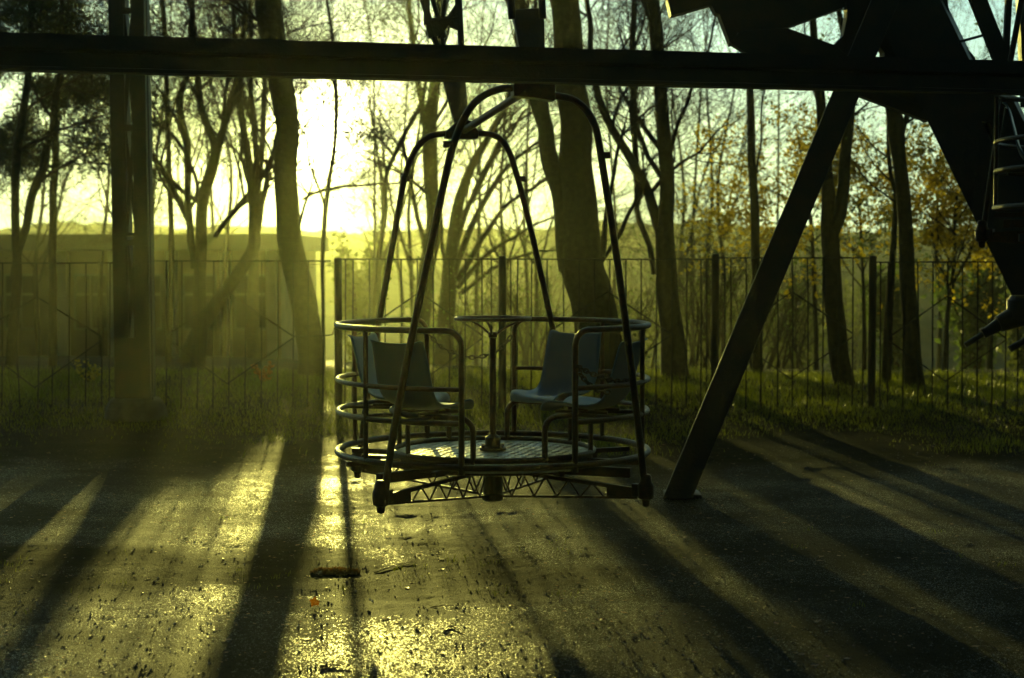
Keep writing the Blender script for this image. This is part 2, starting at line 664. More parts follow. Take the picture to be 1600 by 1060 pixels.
# floor
m = LMB()
m.tube(arc(R1, 0, 360, ZF, 4)[:-1], 0.020, 10, closed=True)
for a_ in range(15, 375, 45):
    m.bar(pol(R2 - .02, a_, ZF - .045), pol(R1, a_, ZF - .045), .03, .03, Vector((0, 0, 1)))
m.build('floor_ring', M['rust'], gond)
m = LMB()
m.lathe((0, 0, 0), [(R2 - .03, ZF - .095), (R2 - .004, ZF - .09), (R2 - .004, ZF - .012), (R2 - .03, ZF - .012)], 64)
m.tube(arc(R2, 0, 360, ZF, 4)[:-1], 0.018, 10, closed=True)
m.build('platform_rim', M['rust'], gond)
m = LMB()
m.lathe((0, 0, 0), [(R2 - .032, ZF - .03), (R2 - .032, ZF - .009)], 64)
for i in range(-9, 10):
    for j in range(-9, 10):
        x, y = i * .065 + (j % 2) * .032, j * .065
        if math.hypot(x, y) < R2 - .06 and math.hypot(x, y) > .09:
            an = .7 if (i + j) % 2 else -.7
            m.box((x, y, ZF - .008), (.034, .009, .005), Matrix.Rotation(an, 3, 'Z'))
m.build('platform', M['plate'], gond, smooth=False)
for mid, w_ in ((-90, 19), (90, 17)):
    m = LMB()
    P = arc(R2 + .02, mid - w_, mid + w_, ZF - .035) + arc(R1 - .02, mid + w_, mid - w_, ZF - .035)
    m.prism(P, (0, 0, .018))
    m.build('entry_step', M['plate'], gond, smooth=False)
# hub and hand wheel
m = LMB()
m.lathe((0, 0, 0), [(.055, .19), (.07, .20), (.07, .235), (.062, .24), (.062, .40), (.09, .41), (.09, .43)], 28)
m.build('hub', M['rust'], gond)
hw = LMB()
hw.lathe((0, 0, 0), [(.085, ZF - .006), (.085, ZF + .012), (.05, ZF + .02), (.05, ZF + .075), (.03, ZF + .09), (.021, ZF + .10), (.021, 1.23), (.03, 1.235), (.03, 1.262), (.02, 1.27)], 20)
for a_ in (20, 140, 200, 310):
    hw.lathe(pol(.07, a_, 0), [(.012, ZF + .01), (.012, ZF + .03)], 6)
hwo = hw.build('steering_column', M['rust'], gond)
m = LMB()
m.tube(arc(.236, 0, 360, 1.352, 8)[:-1], 0.0125, 10, closed=True)
for a_ in (10, 130, 250):
    m.tube([pol(.018, a_, 1.25), pol(.09, a_, 1.295), pol(.2, a_, 1.345), pol(.236, a_, 1.352)], 0.0075, 8)
m.build('hand_wheel', M['rust'], gond)
# truss arms and feet
for sx_, sy_ in ((-1, -1), (1, -1), (-1, 1), (1, 1)):
    foot = Vector((sx_ * .795, sy_ * .81, 0))
    d = foot.normalized()
    h0 = d * .06
    side = Vector((-d.y, d.x, 0))
    m = LMB()
    f_in = foot - d * .05
    zt0, zt1, zb0, zb1 = .352, .392, .300, .225
    m.bar(f_in + Vector((0, 0, zt0 - .006)), h0 + Vector((0, 0, zt1)), .03, .022, side)
    m.bar(f_in + Vector((0, 0, zb0)), h0 + Vector((0, 0, zb1)), .028, .014, side)
    # solid web by the foot
    q = foot - d * .27
    m.prism([f_in + Vector((0, 0, zt0)) - side * .012, q + Vector((0, 0, .358)) - side * .012, q + Vector((0, 0, .286)) - side * .012, f_in + Vector((0, 0, zb0)) - side * .012], side * .024)
    n = 9
    prev = None
    for i in range(n + 1):
        t = .24 + (1 - .24) * i / n
        p = f_in.lerp(h0, t)
        z = (zb0 + (zb1 - zb0) * t) if i % 2 == 0 else (zt0 + (zt1 - zt0) * t)
        p = p + Vector((0, 0, z))
        if prev is not None:
            m.tube([prev, p], 0.006, 6)
        prev = p
    m.build('truss_arm', M['rust'], gond, smooth=False)
    m = LMB()
    m.lathe(foot + Vector((0, 0, 0)), [(.006, .245), (.022, .255), (.026, .29), (.046, .30), (.050, .335), (.050, .375), (.038, .40), (.034, .43), (.024, .445)], 14)
    m.box(foot - d * .035 + Vector((0, 0, .345)), (.10, .055, .075), Matrix.Rotation(math.atan2(d.y, d.x), 3, 'Z'))
    m.build('foot', M['rust'], gond, bevel=.003)
# floor carriers: short box brackets under the ring
for a_ in (33, -33, 147, 213):
    m = LMB()
    m.bar(pol(.42, a_, ZF - .105), pol(.93, a_, ZF - .105), .06, .05, Vector((0, 0, 1)))
    m.build('floor_carrier', M['rust'], gond, smooth=False, bevel=.004)


# chains
def chain(pts, name='chain'):
    m = LMB()
    pts = smoothpts(pts, 12)
    acc, i, flip = 0, 0, 0
    pos, step = [pts[0]], .038
    for p in pts[1:]:
        while (p - pos[-1]).length > step:
            pos.append(pos[-1] + (p - pos[-1]).normalized() * step)
    for k in range(len(pos) - 1):
        c = (pos[k] + pos[k + 1]) / 2
        d = (pos[k + 1] - pos[k]).normalized()
        u = d.cross(Vector((0, .9, .1) if k % 2 else (.1, 0, 1)))
        u = u.normalized()
        loop = []
        for j in range(12):
            a = 2 * pi * j / 12
            loop.append(c + d * (.026 * cos(a)) + u * (.0125 * sin(a)))
        m.tube(loop, .0058, 5, closed=True)
    return m.build(name, M['chain'], gond)


pl, pr = pol(R1 - .02, 108, 1.22), pol(R1 - .02, 72, 1.22)
md = (pl + pr) / 2
chain([pl, pl.lerp(md, .35) + Vector((0, 0, -.10)), md + Vector((0, 0, -.17)), pr.lerp(md, .35) + Vector((0, 0, -.12)), pr + Vector((0, 0, 0))])
pa = pol(R1 + .02, -70, 1.11)
chain([pa, pol(R1 - .03, -66, 1.085), pol(R1 - .06, -56, 1.03), pol(R1 - .05, -44, .99), pol(R1 - .03, -36, 1.0)])
chain([pa + Vector((0, 0, -.01)), pol(R1 - .03, -66, 1.04), pol(R1 - .06, -58, .955), pol(R1 - .05, -50, .93)])


# seats
def seat_mesh():
    prof = [(.245, -.030, .155), (.235, -.008, .18), (.20, .006, .195), (.10, .000, .205), (0, -.012, .208), (-.09, -.004, .208), (-.15, .030, .210),
            (-.185, .085, .213), (-.205, .17, .212), (-.228, .27, .208), (-.250, .365, .202), (-.260, .392, .196), (-.266, .399, .188)]
    P = smoothpts([Vector(p) for p in prof], 3)
    n = 14
    m = LMB()
    for i, p in enumerate(P):
        d = (P[min(i + 1, len(P) - 1)] - P[max(i - 1, 0)])
        nx, nz = d.z, -d.x
        l = math.hypot(nx, nz) or 1
        nx, nz = nx / l, nz / l
        for j in range(n + 1):
            s_ = -1 + 2 * j / n
            lift = .035 * abs(s_) ** 3
            m.v.append(Vector((p.x + nx * lift, p.z * s_ if False else p[2] * s_, p.y + nz * lift)))
    for i in range(len(P) - 1):
        for j in range(n):
            a_ = i * (n + 1) + j
            m.f.append((a_, a_ + 1, a_ + n + 2, a_ + n + 1))
    return m


first_seat = None
for k, (ang, rb, dz, tilt) in enumerate(((149, .90, .0, 2), (210, .80, .0, 14), (36, .84, .005, 11), (-32, .93, -.005, -3))):
    if first_seat is None:
        so = seat_mesh().build('seat', M['seat'], gond)
        md_ = so.modifiers.new('thick', 'SOLIDIFY')
        md_.thickness = .008
        md_.offset = 0
        first_seat = so
    else:
        so = first_seat.copy()
        COL.objects.link(so)
        so.parent = gond
    p = pol(rb - .26, ang, 0)
    so.location = (p.x, p.y, .822 + dz)
    so.rotation_euler = (0, 0, radians(ang + 180 + tilt))
    m = LMB()
    for s_ in (-.12, .12):
        a_ = radians(ang)
        sd = Vector((-sin(a_), cos(a_), 0)) * s_
        q0, q1 = pol(rb - .46, ang, .79) + sd, pol(rb - .12, ang, .79) + sd
        m.tube([q0, q1], .011, 8)
        m.tube([pol(rb - .26, ang, .808) + sd, pol(rb - .26, ang, .785) + sd], .012, 8)
    m.build('seat_bearer', M['rust'], gond)


def copy_tree(o, parent=None):
    c = o.copy()
    COL.objects.link(c)
    c.parent = parent
    for ch in o.children:
        copy_tree(ch, c)
    return c


g2 = copy_tree(gond)
c2 = at(1789, 330, 11.6)
g2.location = (c2.x, 11.6, 1.56)
g2['label'] = 'second gondola higher up at the edge, only curved rail ends showing'

# ------------------------------------------------------------------ wheel spokes that carry the gondolas
hubp = GC + Vector((-.25, 0, 9.3))
wheel = thing('fairground_ride', 'dark spoked wheel frame of paired tubes that the gondolas hang from', 'ferris wheel', GC + Vector((0, 0, 2.8)))
WD = Vector((-sin(YAW), cos(YAW), 0))
m = MB()
m.tube([hubp - WD * 1.1, hubp + WD * 1.1], .22, 20)
m.build('axle', M['steel'], wheel)


def plane_pt(px, py, ly, C=GC):
    r = ray(px, py)
    t = (C + WD * ly - EYE).dot(WD) / r.dot(WD)
    return EYE + r * t


def spoke(l_top, r_top, l_bot, r_bot, ly, plate, solid_to):
    """tapering plate with two tubes rising from it towards the wheel's axle"""
    m = MB()
    a_, b_, c_, d_ = [plane_pt(x, y, ly) for x, y in plate]
    m.prism([a_, b_, c_, d_], WD * .05)
    m.build('hanger_plate', M['blue'], wheel, smooth=False, bevel=.004)
    m = MB()
    top = hubp + WD * ly
    ends = []
    for (px, py), off in ((l_bot, -.12), (r_bot, .12)):
        p0 = plane_pt(px, py, ly)
        p1 = top + Vector((off, 0, 0))
        m.tube([p0, p1], .022, 10)
        ends.append((p0, p1))
    (p0, p1), (q0, q1) = ends
    n = 9
    for i in range(n):
        t0, t1 = .03 + i / n * .95, .03 + (i + 1) / n * .95
        if i % 2:
            m.tube([p0.lerp(p1, t0), q0.lerp(q1, t1)], .014, 8)
        else:
            m.tube([q0.lerp(q1, t0), p0.lerp(p1, t1)], .014, 8)
        m.tube([p0.lerp(p1, t1), q0.lerp(q1, t1)], .012, 8)
    m.build('spoke', M['steel'], wheel)


spoke(None, None, (800, 30), (848, 30), -.76, [(801, 15), (850, 12), (853, 135), (822, 135)], 0)
spoke(None, None, (667, 40), (716, 40), .80, [(683, 90), (725, 92), (733, 196), (711, 196)], 0)
m = MB()   # crossed stays over the rear hanger
for a_, b_, w_ in (((655, -20), (690, 95), .028), ((716, -20), (722, 95), .026), ((670, -20), (695, 60), .022), ((697, -20), (688, 60), .022), ((668, 35), (715, 28), .03), ((716, 10), (692, 45), .03), ((690, 50), (695, 95), .02)):
    m.tube([plane_pt(*a_, .80), plane_pt(*b_, .80)], w_ * .8, 8)
m.prism([plane_pt(x, y, .78) for x, y in ((663, 25), (672, 34), (702, 32), (716, 12), (718, 48), (700, 40), (690, 55), (670, 60))], WD * .04)
m.build('stay', M['steel'], wheel, smooth=False)
G2C = Vector((c2.x, 11.6, 1.56))
m = MB()
for ly, hx in ((-.8, 0), (.8, -.1)):
    p = G2C + WD * ly + Vector((hx, 0, 2.75))
    for off in (-.12, .12):
        m.tube([p + Vector((off * .3, 0, 0)), hubp + WD * ly + Vector((0, 0, off))], .024, 10)
m.build('spoke', M['steel'], wheel)

# ------------------------------------------------------------------ horizontal beam across the top
bl0, bl1 = at(0, 52, 8.6), at(0, 108, 8.6)
br0, br1 = at(1600, 97, 9.9), at(1600, 148, 9.9)
dirb = (br0 - bl0)
dirb.z = 0
beam = thing('steel_beam', 'long rough horizontal steel beam crossing the whole view above the gondola', 'beam', (bl0 + br0) / 2 - dirb * 0)
dn = dirb.normalized()
pn = Vector((-dn.y, dn.x, 0))
zt, zb = (bl0.z + br0.z) / 2, (bl1.z + br1.z) / 2
zmid = zt - (zt - zb) * .44
# slight fall to the right kept from the measured ends
prof = [(-.045, zt), (.10, zt), (.10, zb), (-.03, zb), (-.03, zb + .018), (-.012, zb + .022), (-.012, zmid - .012), (-.040, zmid), (-.045, zmid + .01)]
m = MB()
n = 110
A0 = bl0 - dirb * .42
for i in range(n + 1):
    t = -.42 + 1.84 * i / n
    c = bl0 + dirb * t
    dzt = (bl0.z + (br0.z - bl0.z) * t) - zt
    for k, (u, z) in enumerate(prof):
        r_ = .0035 * noise.noise(Vector((t * 160, k * 3.1, 0)))
        p = Vector((c.x, c.y, 0)) + pn * u
        m.v.append(Vector((p.x, p.y, z + dzt + r_)))
K = len(prof)
for i in range(n):
    for k in range(K):
        a_ = i * K + k
        b_ = i * K + (k + 1) % K
        m.f.append((a_, b_, b_ + K, a_ + K))
m.f.append(tuple(range(K)))
m.f.append(tuple(n * K + k for k in range(K))[::-1])
m.build('beam_web', M['steel'], beam, smooth=False)
for t in (-.40, 1.40):
    p = bl0 + dirb * t + pn * .03
    m = MB()
    zz = zb + (br0.z - bl0.z) * (t - .5)
    m.box((p.x, p.y, zz / 2), (.14, .12, zz))
    m.build('support_post', M['steel'], beam, smooth=False, bevel=.006)

# ------------------------------------------------------------------ rear support frame of the wheel
sup = thing('wheel_support_frame', 'heavy black sloping legs of the ride at the right, slim brace meeting wide leg', 'support frame', at(1250, 640, 13.3) * 1)
sup.location.z = 0


def strip(pts_l, w_px, D0, D1, thick, mat, name, parent=None, bevel=.006, inset=.03):
    """sloping box member from its left edge pixels (bottom, top)"""
    (x0, y0), (x1, y1) = pts_l
    w0, w1 = w_px
    m = MB()
    m.prism([at(x0, y0, D0), at(x0 + w0, y0, D0), at(x1 + w1, y1, D1), at(x1, y1, D1)], Vector((inset, thick, 0)))
    return m.build(name, mat, parent or sup, smooth=False, bevel=bevel)


strip(((1035, 780), (1395, -80)), (46, 44), 12.7, 13.6, .22, M['steel'], 'brace')
m = MB()
bpt = at(1068, 770, 12.8)
m.box((bpt.x, bpt.y + .10, GZ + .012), (.27, .30, .03))
m.build('base_plate', M['steel'], sup, smooth=False, bevel=.01)
# wide right leg: two long box members with batten plates
Dl = 13.9


def edge(y):           # left edge of the wide leg at photo row y
    return 1448 + (y - 187) * .484


def legx(y, o_):
    return (edge(y) + o_, y)


def legD(y):
    return Dl - .5 + 1.1 * (560 - y) / 890


m = MB()      # the wide leg, boxed, with one short slot near the cross bracing
for y0, y1, o0, o1 in ((560, 223, 0, 190), (223, 190, 0, 84), (223, 190, 96, 190), (190, 140, 0, 150), (140, -330, 0, 112)):
    m.prism([at(edge(y0) + o0, y0, legD(y0)), at(edge(y0) + o1, y0, legD(y0)), at(edge(y1) + o1, y1, legD(y1)), at(edge(y1) + o0, y1, legD(y1))], (.02 if o0 else .12, .26, 0))
m.build('leg', M['steel'], sup, smooth=False)
strip((legx(1040, 0), legx(560, 0)), (190, 190), Dl - 1.4, Dl - .5, .26, M['steel'], 'leg_foot', inset=.12)
# long diagonal strut and gussets round the head
m = MB()
P = [(1140, 64), (1165, 50), (1231, 43), (1303, 70), (1345, 85), (1436, 165), (1452, 168), (1452, 192), (1340, 150), (1300, 128), (1170, 84), (1142, 70)]
m.prism([at(x, y, 14.0) for x, y in ((1140, 66), (1160, 48), (1231, 44), (1306, 71), (1390, 146), (1452, 170), (1452, 190), (1335, 146), (1165, 82))], (0, .14, 0))
m.build('strut', M['steel'], sup, smooth=False, bevel=.005)
m = MB()
m.prism([at(x, y, 14.3) for x, y in ((1043, -70), (1043, 0), (1049, 25), (1112, 7), (1118, 20), (1124, 22), (1142, 70), (1178, 60), (1180, 52), (1231, 43), (1320, 11), (1345, -70))], (0, .18, 0))
m.build('gusset_plate', M['steel'], sup, smooth=False, bevel=.005)
m = MB()
m.prism([at(x, y, 14.2) for x, y in ((1322, -70), (1324, 25), (1318, 55), (1303, 71), (1330, 100), (1360, 96), (1372, 70), (1382, 82), (1384, 150), (1450, 190), (1532, 150), (1524, 90), (1506, 68), (1484, 20), (1482, 8), (1470, -70))], (0, .16, 0))
m.build('head_plate', M['steel'], sup, smooth=False, bevel=.005)
m = MB()
m.bar(at(1212, 60, 14.05), at(1242, 100, 14.05), .07, .05)
m.bar(at(1150, 60, 14.1), at(1235, 90, 14.1), .10, .05)
m.build('link_bar', M['steel'], sup, smooth=False)
m = MB()
m.bar(at(1512, -40, 13.2), at(1572, 112, 13.2), .115, .08)
m.bar(at(1578, -40, 13.2), at(1570, 112, 13.2), .045, .045)
m.bar(at(1498, 66, 13.2), at(1545, 53, 13.2), .02, .02, Vector((0, 0, 1)))
m.build('tie_bar', M['steel'], sup, smooth=False)
strip(((1600, 165), (1590, -60)), (60, 60), 13.4, 13.4, .2, M['steel'], 'tower_post')
# thin ladder rails catching the light
m = MB()
m.tube([at(1556, 165, 12.6), at(1541, 360, 12.6)], .006, 6)
m.build('stay_rod', M['chain'], sup)
# greasy drive unit with a long rod
m = MB()
m.lathe(at(1600, 478, 13.0) - Vector((0, 0, .12)), [(.10, 0), (.13, .03), (.13, .16), (.10, .2)], 18)
m.tube([at(1612, 484, 13.0), at(1560, 507, 13.0)], [.11, .062], 14)
m.tube([at(1568, 503, 13.0), at(1540, 520, 13.0)], [.055, .038], 12)
m.tube([at(1545, 516, 13.0), at(1508, 540, 13.0)], .020, 10)
m.tube([at(1540, 519, 13.0), at(1535, 522, 13.0)], .042, 12)
m.tube([at(1640, 510, 13.0), at(1578, 546, 13.0)], .026, 10)
m.build('drive_rod', M['steel'], sup)
pp = at(1608, 640, 19)
m = MB()
m.bar((pp.x, 18.7, 0), (pp.x + .1, 18.7, 4.6), .16, .16)
mo = m.build('steel_post', M['steel'], None, smooth=False, bevel=.01)
tag(mo, 'black square post standing at the fence behind the wide sloping leg', 'post')

# ------------------------------------------------------------------ lattice column at the left
DC = 18.6
base = at(208, 645, DC)
colm = thing('lattice_column', 'tall dark lattice steel column of two channels standing before the fence at the left', 'column', (base.x, DC, 0))


def cx(y):             # column centre line in the photo
    return 198 + (y / 640) * 10.5


def colp(off, py):
    return at(cx(py) + off, py, DC)


m = MB()
for o0, o1 in ((-29, -6), (5.5, 27)):
    m.prism([colp(o0, 640), colp(o1, 640), colp(o1 - .5, -420), colp(o0 - .5, -420)], (0, .30, 0))
m.build('channel', M['steel'], colm, smooth=False, bevel=.006)
m = MB()
for y0, y1 in ((12, 22), (195, 205), (364, 369), (375, 384), (-150, -140), (528, 640)):
    m.prism([colp(-7, y1), colp(7, y1), colp(7, y0), colp(-7, y0)], (0, .02, 0))
m.build('batten', M['steel'], colm, smooth=False)
m = MB()
for y0, y1 in ((-140, 12), (22, 195), (205, 364), (384, 528)):
    s_ = .35
    for u0, u1 in ((-8, 8), (8, -8)):
        a_, b_ = colp(u0, y0), colp(u1, y1)
        m.bar(a_ + Vector((0, .03 if u0 > 0 else .06, 0)), b_ + Vector((0, .03 if u0 > 0 else .06, 0)), .045, .01)
m.build('lacing', M['steel'], colm, smooth=False)
m = MB()
m.tube([colp(30, 628), colp(30.5, 300), colp(30, -420)], .008, 8)
m.build('conduit', M['chain'], colm)
m = MB()
m.lathe((base.x, DC + .15, -.05), [(.36, 0), (.34, .12), (.29, .22), (.24, .24)], 10)
m.build('footing', M['concrete'], colm, smooth=False, bevel=.02)

# ------------------------------------------------------------------ fence
DF = 19.5
fence = thing('metal_fence', 'thin wrought bar fence with big diamonds in each panel running across behind the ride', 'fence', (0, DF, 0))
panels = [
    ([-44, -20, 4, 30, 57, 83, 109, 134, 160, 172], 57, -44, 160, 411, 464, 527, 606, 640),
    ([238, 260, 284, 309, 334, 358, 383, 409, 434, 458, 482, 505], 358, 260, 457, 408, 459, 525, 600, 640),
    ([540, 552, 577, 602, 627, 652, 677, 702, 727, 753, 768], 655, 557, 754, 405, 457, 525, 600, 645),
    ([798, 809, 831, 855, 880, 905, 929, 953, 978, 1002, 1026, 1050, 1073, 1095, 1104], 950, 855, 1047, 405, 456, 521, 592, 640),
    ([1132, 1142, 1166, 1190, 1215, 1238, 1262, 1286, 1310, 1333, 1348], 1238, 1142, 1333, 403, 456, 522, 592, 636),
    ([1376, 1388, 1411, 1434, 1458, 1481, 1504, 1528, 1551, 1571, 1590], 1480, 1388, 1571, 410, 463, 528, 596, 636),
    ([1640, 1665, 1689, 1713, 1737, 1761, 1785], 1713, 1620, 1800, 410, 463, 528, 596, 636),
]
rnd = random.Random(3)
for bars, cxp, xl, xr, yt, yp, ym, yb_, ybot in panels:
    m = MB()
    for bx_ in bars:
        jit = rnd.uniform(-2, 2)
        if bx_ in (30, 57):
            mx_ = {30: 26, 57: 61}[bx_]
            m.tube([at(bx_, yt, DF), at(bx_ + 1, yt + 60, DF), at(mx_, 535, DF), at(bx_ + 2, ybot + 10, DF)], .0085, 6)
        else:
            m.tube([at(bx_, yt, DF), at(bx_ + jit * .5, (yt + ybot) / 2, DF), at(bx_ + jit * .3 - 1, ybot + 10, DF)], .0085, 6)
    x0, x1 = min(bars), max(bars)
    ext = {4: 0}.get(x0, 12)
    m.tube([at(x0 - ext, yt, DF), at((x0 + x1) / 2, yt + rnd.uniform(-.6, .6), DF), at(x1 + ext, yt, DF)], .0085, 6)
    lo = ym + 4
    m.tube([at(xl, ym, DF - .012), at(cxp, yp, DF - .012), at(xr, ym, DF - .012)], .0100, 6)
    m.tube([at(xl, lo, DF - .012), at(cxp - 3, yb_, DF - .012), at(xr, lo, DF - .012)], .0085, 6)
    if cxp == 358:
        m.tube([at(457, 526, DF), at(505, 525, DF), at(519, 523, DF), at(523, 512, DF)], .007, 6)
    m.build('fence_panel', M['fence'], fence)
for px, pt in ((528, 402), (785, 399), (1118, 396), (1364, 399), (212, 405), (1618, 402)):
    m = MB()
    t_ = at(px, pt, DF + .02)
    m.lathe((t_.x, DF + .02, 0), [(.045, -.1), (.045, t_.z - .03), (.038, t_.z - .012), (.02, t_.z - .002)], 14)
    m.build('fence_post', M['fence'], fence)
# bent stray wires glinting beside the left post
m = MB()
for P in (((435, 398), (455, 404), (475, 411)), ((460, 412), (480, 414), (500, 413)), ((470, 417), (490, 418)), ((505, 410), (528, 412))):
    m.tube([at(x, y, DF - .05) for x, y in P], .003, 5)
m.build('loose_wire', M['chain'], fence)

# ------------------------------------------------------------------ building behind the left trees
DB = 44.0
bp0, bp1 = at(-260, 560, DB), at(438, 560, DB)
bld = thing('low_building', 'long low flat roofed building with pale pillars half hidden in haze behind the left trees', 'building', ((bp0.x + bp1.x) / 2, DB, -1.8))
ztop = at(0, 392, DB).z
zroof = at(0, 366, DB).z
m = MB()
m.box(((bp0.x + bp1.x) / 2, DB + 4.2, (ztop - 2.2) / 2), (bp1.x - bp0.x, 8, ztop + 2.2))
m.build('wall', M['plaster'], bld, smooth=False)
m = MB()
m.box(((bp0.x + bp1.x) / 2, DB + 4.0, (ztop + zroof) / 2), (bp1.x - bp0.x + .7, 9.2, zroof - ztop))
m.build('roof', M['roof'], bld, smooth=False, bevel=.03)
for px in (-200, -120, -40, 98, 178, 268, 352, 425):
    p = at(px, 500, DB)
    m = MB()
    m.box((p.x, DB + .08, (ztop - 2.2) / 2), (.26, .3, ztop + 2.2))
    m.build('pillar', M['pale'], bld, smooth=False, bevel=.01)
for px in (-160, -80, 30, 140, 225, 310, 390):
    p = at(px, 470, DB)
    m = MB()
    wz0, wz1 = at(0, 515, DB).z, at(0, 430, DB).z
    for z in (wz0, (wz0 + wz1) / 2 + .2, wz1):
        m.box((p.x, DB + .17, z), (.86, .06, .06))
    for dx in (-.42, 0, .42):
        m.box((p.x + dx, DB + .165, (wz0 + wz1) / 2), (.06, .06, wz1 - wz0))
    wf = m.build('window', M['roof'], bld, smooth=False)
    m = LMB()
    m.box((p.x - bld.location.x, .19, (wz0 + wz1) / 2 - bld.location.z), (.8, .03, wz1 - wz0 - .04))
    m.build('pane', M['glass'], wf, smooth=False)

# ------------------------------------------------------------------ trees
def rand_unit(r):
    while True:
        v = Vector((r.uniform(-1, 1), r.uniform(-1, 1), r.uniform(-1, 1)))
        if .05 < v.length < 1:
            return v.normalized()


def leaf(mb, p, s, r, asp=.55):
    u = rand_unit(r)
    v = u.orthogonal().normalized()
    v = (Matrix.Rotation(r.uniform(0, 2 * pi), 3, u) @ v)
    b = len(mb.v)
    mb.v += [p - u * s, p + v * s * asp, p + u * s, p - v * s * asp]
    mb.f.append((b, b + 1, b + 2, b + 3))


def grow(mb, lv, p, d, L, rad, lvl, r, o):
    n = 5 if lvl < 2 else 4
    pts, rr = [p.copy()], [rad]
    d = d.copy()
    for i in range(n):
        d = (d + rand_unit(r) * o['wob'] + Vector((0, 0, o['up'] * (1 if lvl < 2 else .6)))).normalized()
        p = p + d * (L / n)
        pts.append(p.copy())
        rr.append(max(rad * (1 - .82 * (i + 1) / n), .0022))
    mb.tube(pts, rr, 5 if lvl == 0 else (4 if lvl == 1 else 3), caps=False)
    if lvl < o['levels']:
        k = o['kids'][lvl]
        for q in range(k):
            t = .18 + .8 * (q + r.random()) / k
            f = t * n
            i = min(int(f), n - 1)
            bp_ = pts[i].lerp(pts[i + 1], f - i)
            bd = (pts[i + 1] - pts[i]).normalized()
            ax = (Matrix.Rotation(r.uniform(0, 2 * pi), 3, bd) @ bd.orthogonal()).normalized()
            cd = (bd * cos(o['ang']) + ax * sin(o['ang'])).normalized()
            cd.y *= .8
            grow(mb, lv, bp_, cd, L * r.uniform(.42, .72), max(rr[i] * .5, .0026), lvl + 1, r, o)
    elif o['leaf'] > 0:
        for q in range(o['leaf']):
            t = r.random()
            i = min(int(t * n), n - 1)
            leaf(lv, pts[i] + rand_unit(r) * o.get('lspread', .12), o['ls'] * r.uniform(.6, 1.3), r, o.get('asp', .55))


DEF = dict(wob=.22, up=.05, levels=3, kids=(6, 5, 4), ang=.75, leaf=0, ls=.045)


def tree(name, label, D, stems, seed, bark='bark', crown=None, top_y=0, leafmat=None, nb=9, L=2.4, group='bare trees behind the fence', side=None, cat='tree', y_from=330):
    """stems: polylines in photo pixels [(x, y, width_px)], placed in depth at D metres, upward continued to full height"""
    r = random.Random(seed)
    o = dict(DEF)
    o.update(crown or {})
    x, y, _ = stems[0][0]
    b = at(x, y, D)
    t = thing(name, label, cat, (b.x, D, H(b.x, D)), 0, group)
    tm = MB()
    tw = MB()
    lv = MB()
    for si, st in enumerate(stems):
        st = list(st)
        st = sorted(st, key=lambda q: -q[1])
        bend = r.uniform(-1, 1) * .5 if si else 0
        y0, y1 = st[0][1], st[-1][1]
        pts, rr = [], []
        for (px, py, wd) in st:
            f = (y0 - py) / max(y0 - y1, 1)
            Dp = D + bend * f
            pts.append(at(px, py, Dp))
            rr.append(wd * Dp / F / 2)
        if si == 0 and st[0][1] > 450:      # run the trunk into the ground with a flare
            gz = H(pts[0].x, D)
            q = pts[0].copy()
            q.z = min(gz - .1, q.z - .15)
            pts.insert(0, q)
            rr.insert(0, rr[0] * 1.35)
        if st[-1][1] < 140:                 # continue upward out of the frame
            d = (pts[-1] - pts[-2]).normalized()
            rad = rr[-1]
            p = pts[-1]
            for k in range(7):
                d = (d + rand_unit(r) * .12 + Vector((0, 0, .08))).normalized()
                p = p + d * .8
                rad *= .84
                pts.append(p.copy())
                rr.append(rad)
        else:
            d = (pts[-1] - pts[-2]).normalized()
        P = smoothpts(pts, 4)
        R_ = []
        for i in range(len(pts) - 1):
            for k in range(4):
                R_.append(rr[i] + (rr[i + 1] - rr[i]) * k / 4)
        R_.append(rr[-1])
        P = [p + Vector((noise.noise(p * 1.7), 0, 0)) * R_[i] * .25 + (noise.noise_vector(p * 2.3 + Vector((si, 0, 0))) * .05 if si else Vector()) for i, p in enumerate(P)]
        tm.tube(P, R_, 12 if rr[0] > .08 else 8)
        # branches
        zmin = at(0, y_from, D).z
        cand = [i for i in range(2, len(P) - 1) if P[i].z > zmin]
        if not cand:
            cand = [len(P) - 2]
        k = int(nb * 1.3) if si == 0 else max(4, int(nb * .9))
        for q in range(k):
            i = cand[int(len(cand) * (q + r.random()) / k)]
            bd = (P[i + 1] - P[i]).normalized() if i + 1 < len(P) else d
            a = r.uniform(0, 2 * pi)
            hd = Vector((cos(a), sin(a) * .7, 0))
            if side:
                hd = Vector((side * abs(hd.x), hd.y * .5, 0))
            an = o['ang'] * r.uniform(.7, 1.3)
            cd = (bd * cos(an) + hd * sin(an)).normalized()
            grow(tw, lv, P[i], cd, L * r.uniform(.6, 1.15), min(R_[i] * .5, .045), 0, r, o)
    tm.build('trunk', M[bark], t)
    cr = tw.build('crown', M['twig'], t)
    if lv.v:
        lv.build('leaves', M[leafmat or 'leafo'], t, smooth=False)
    return t


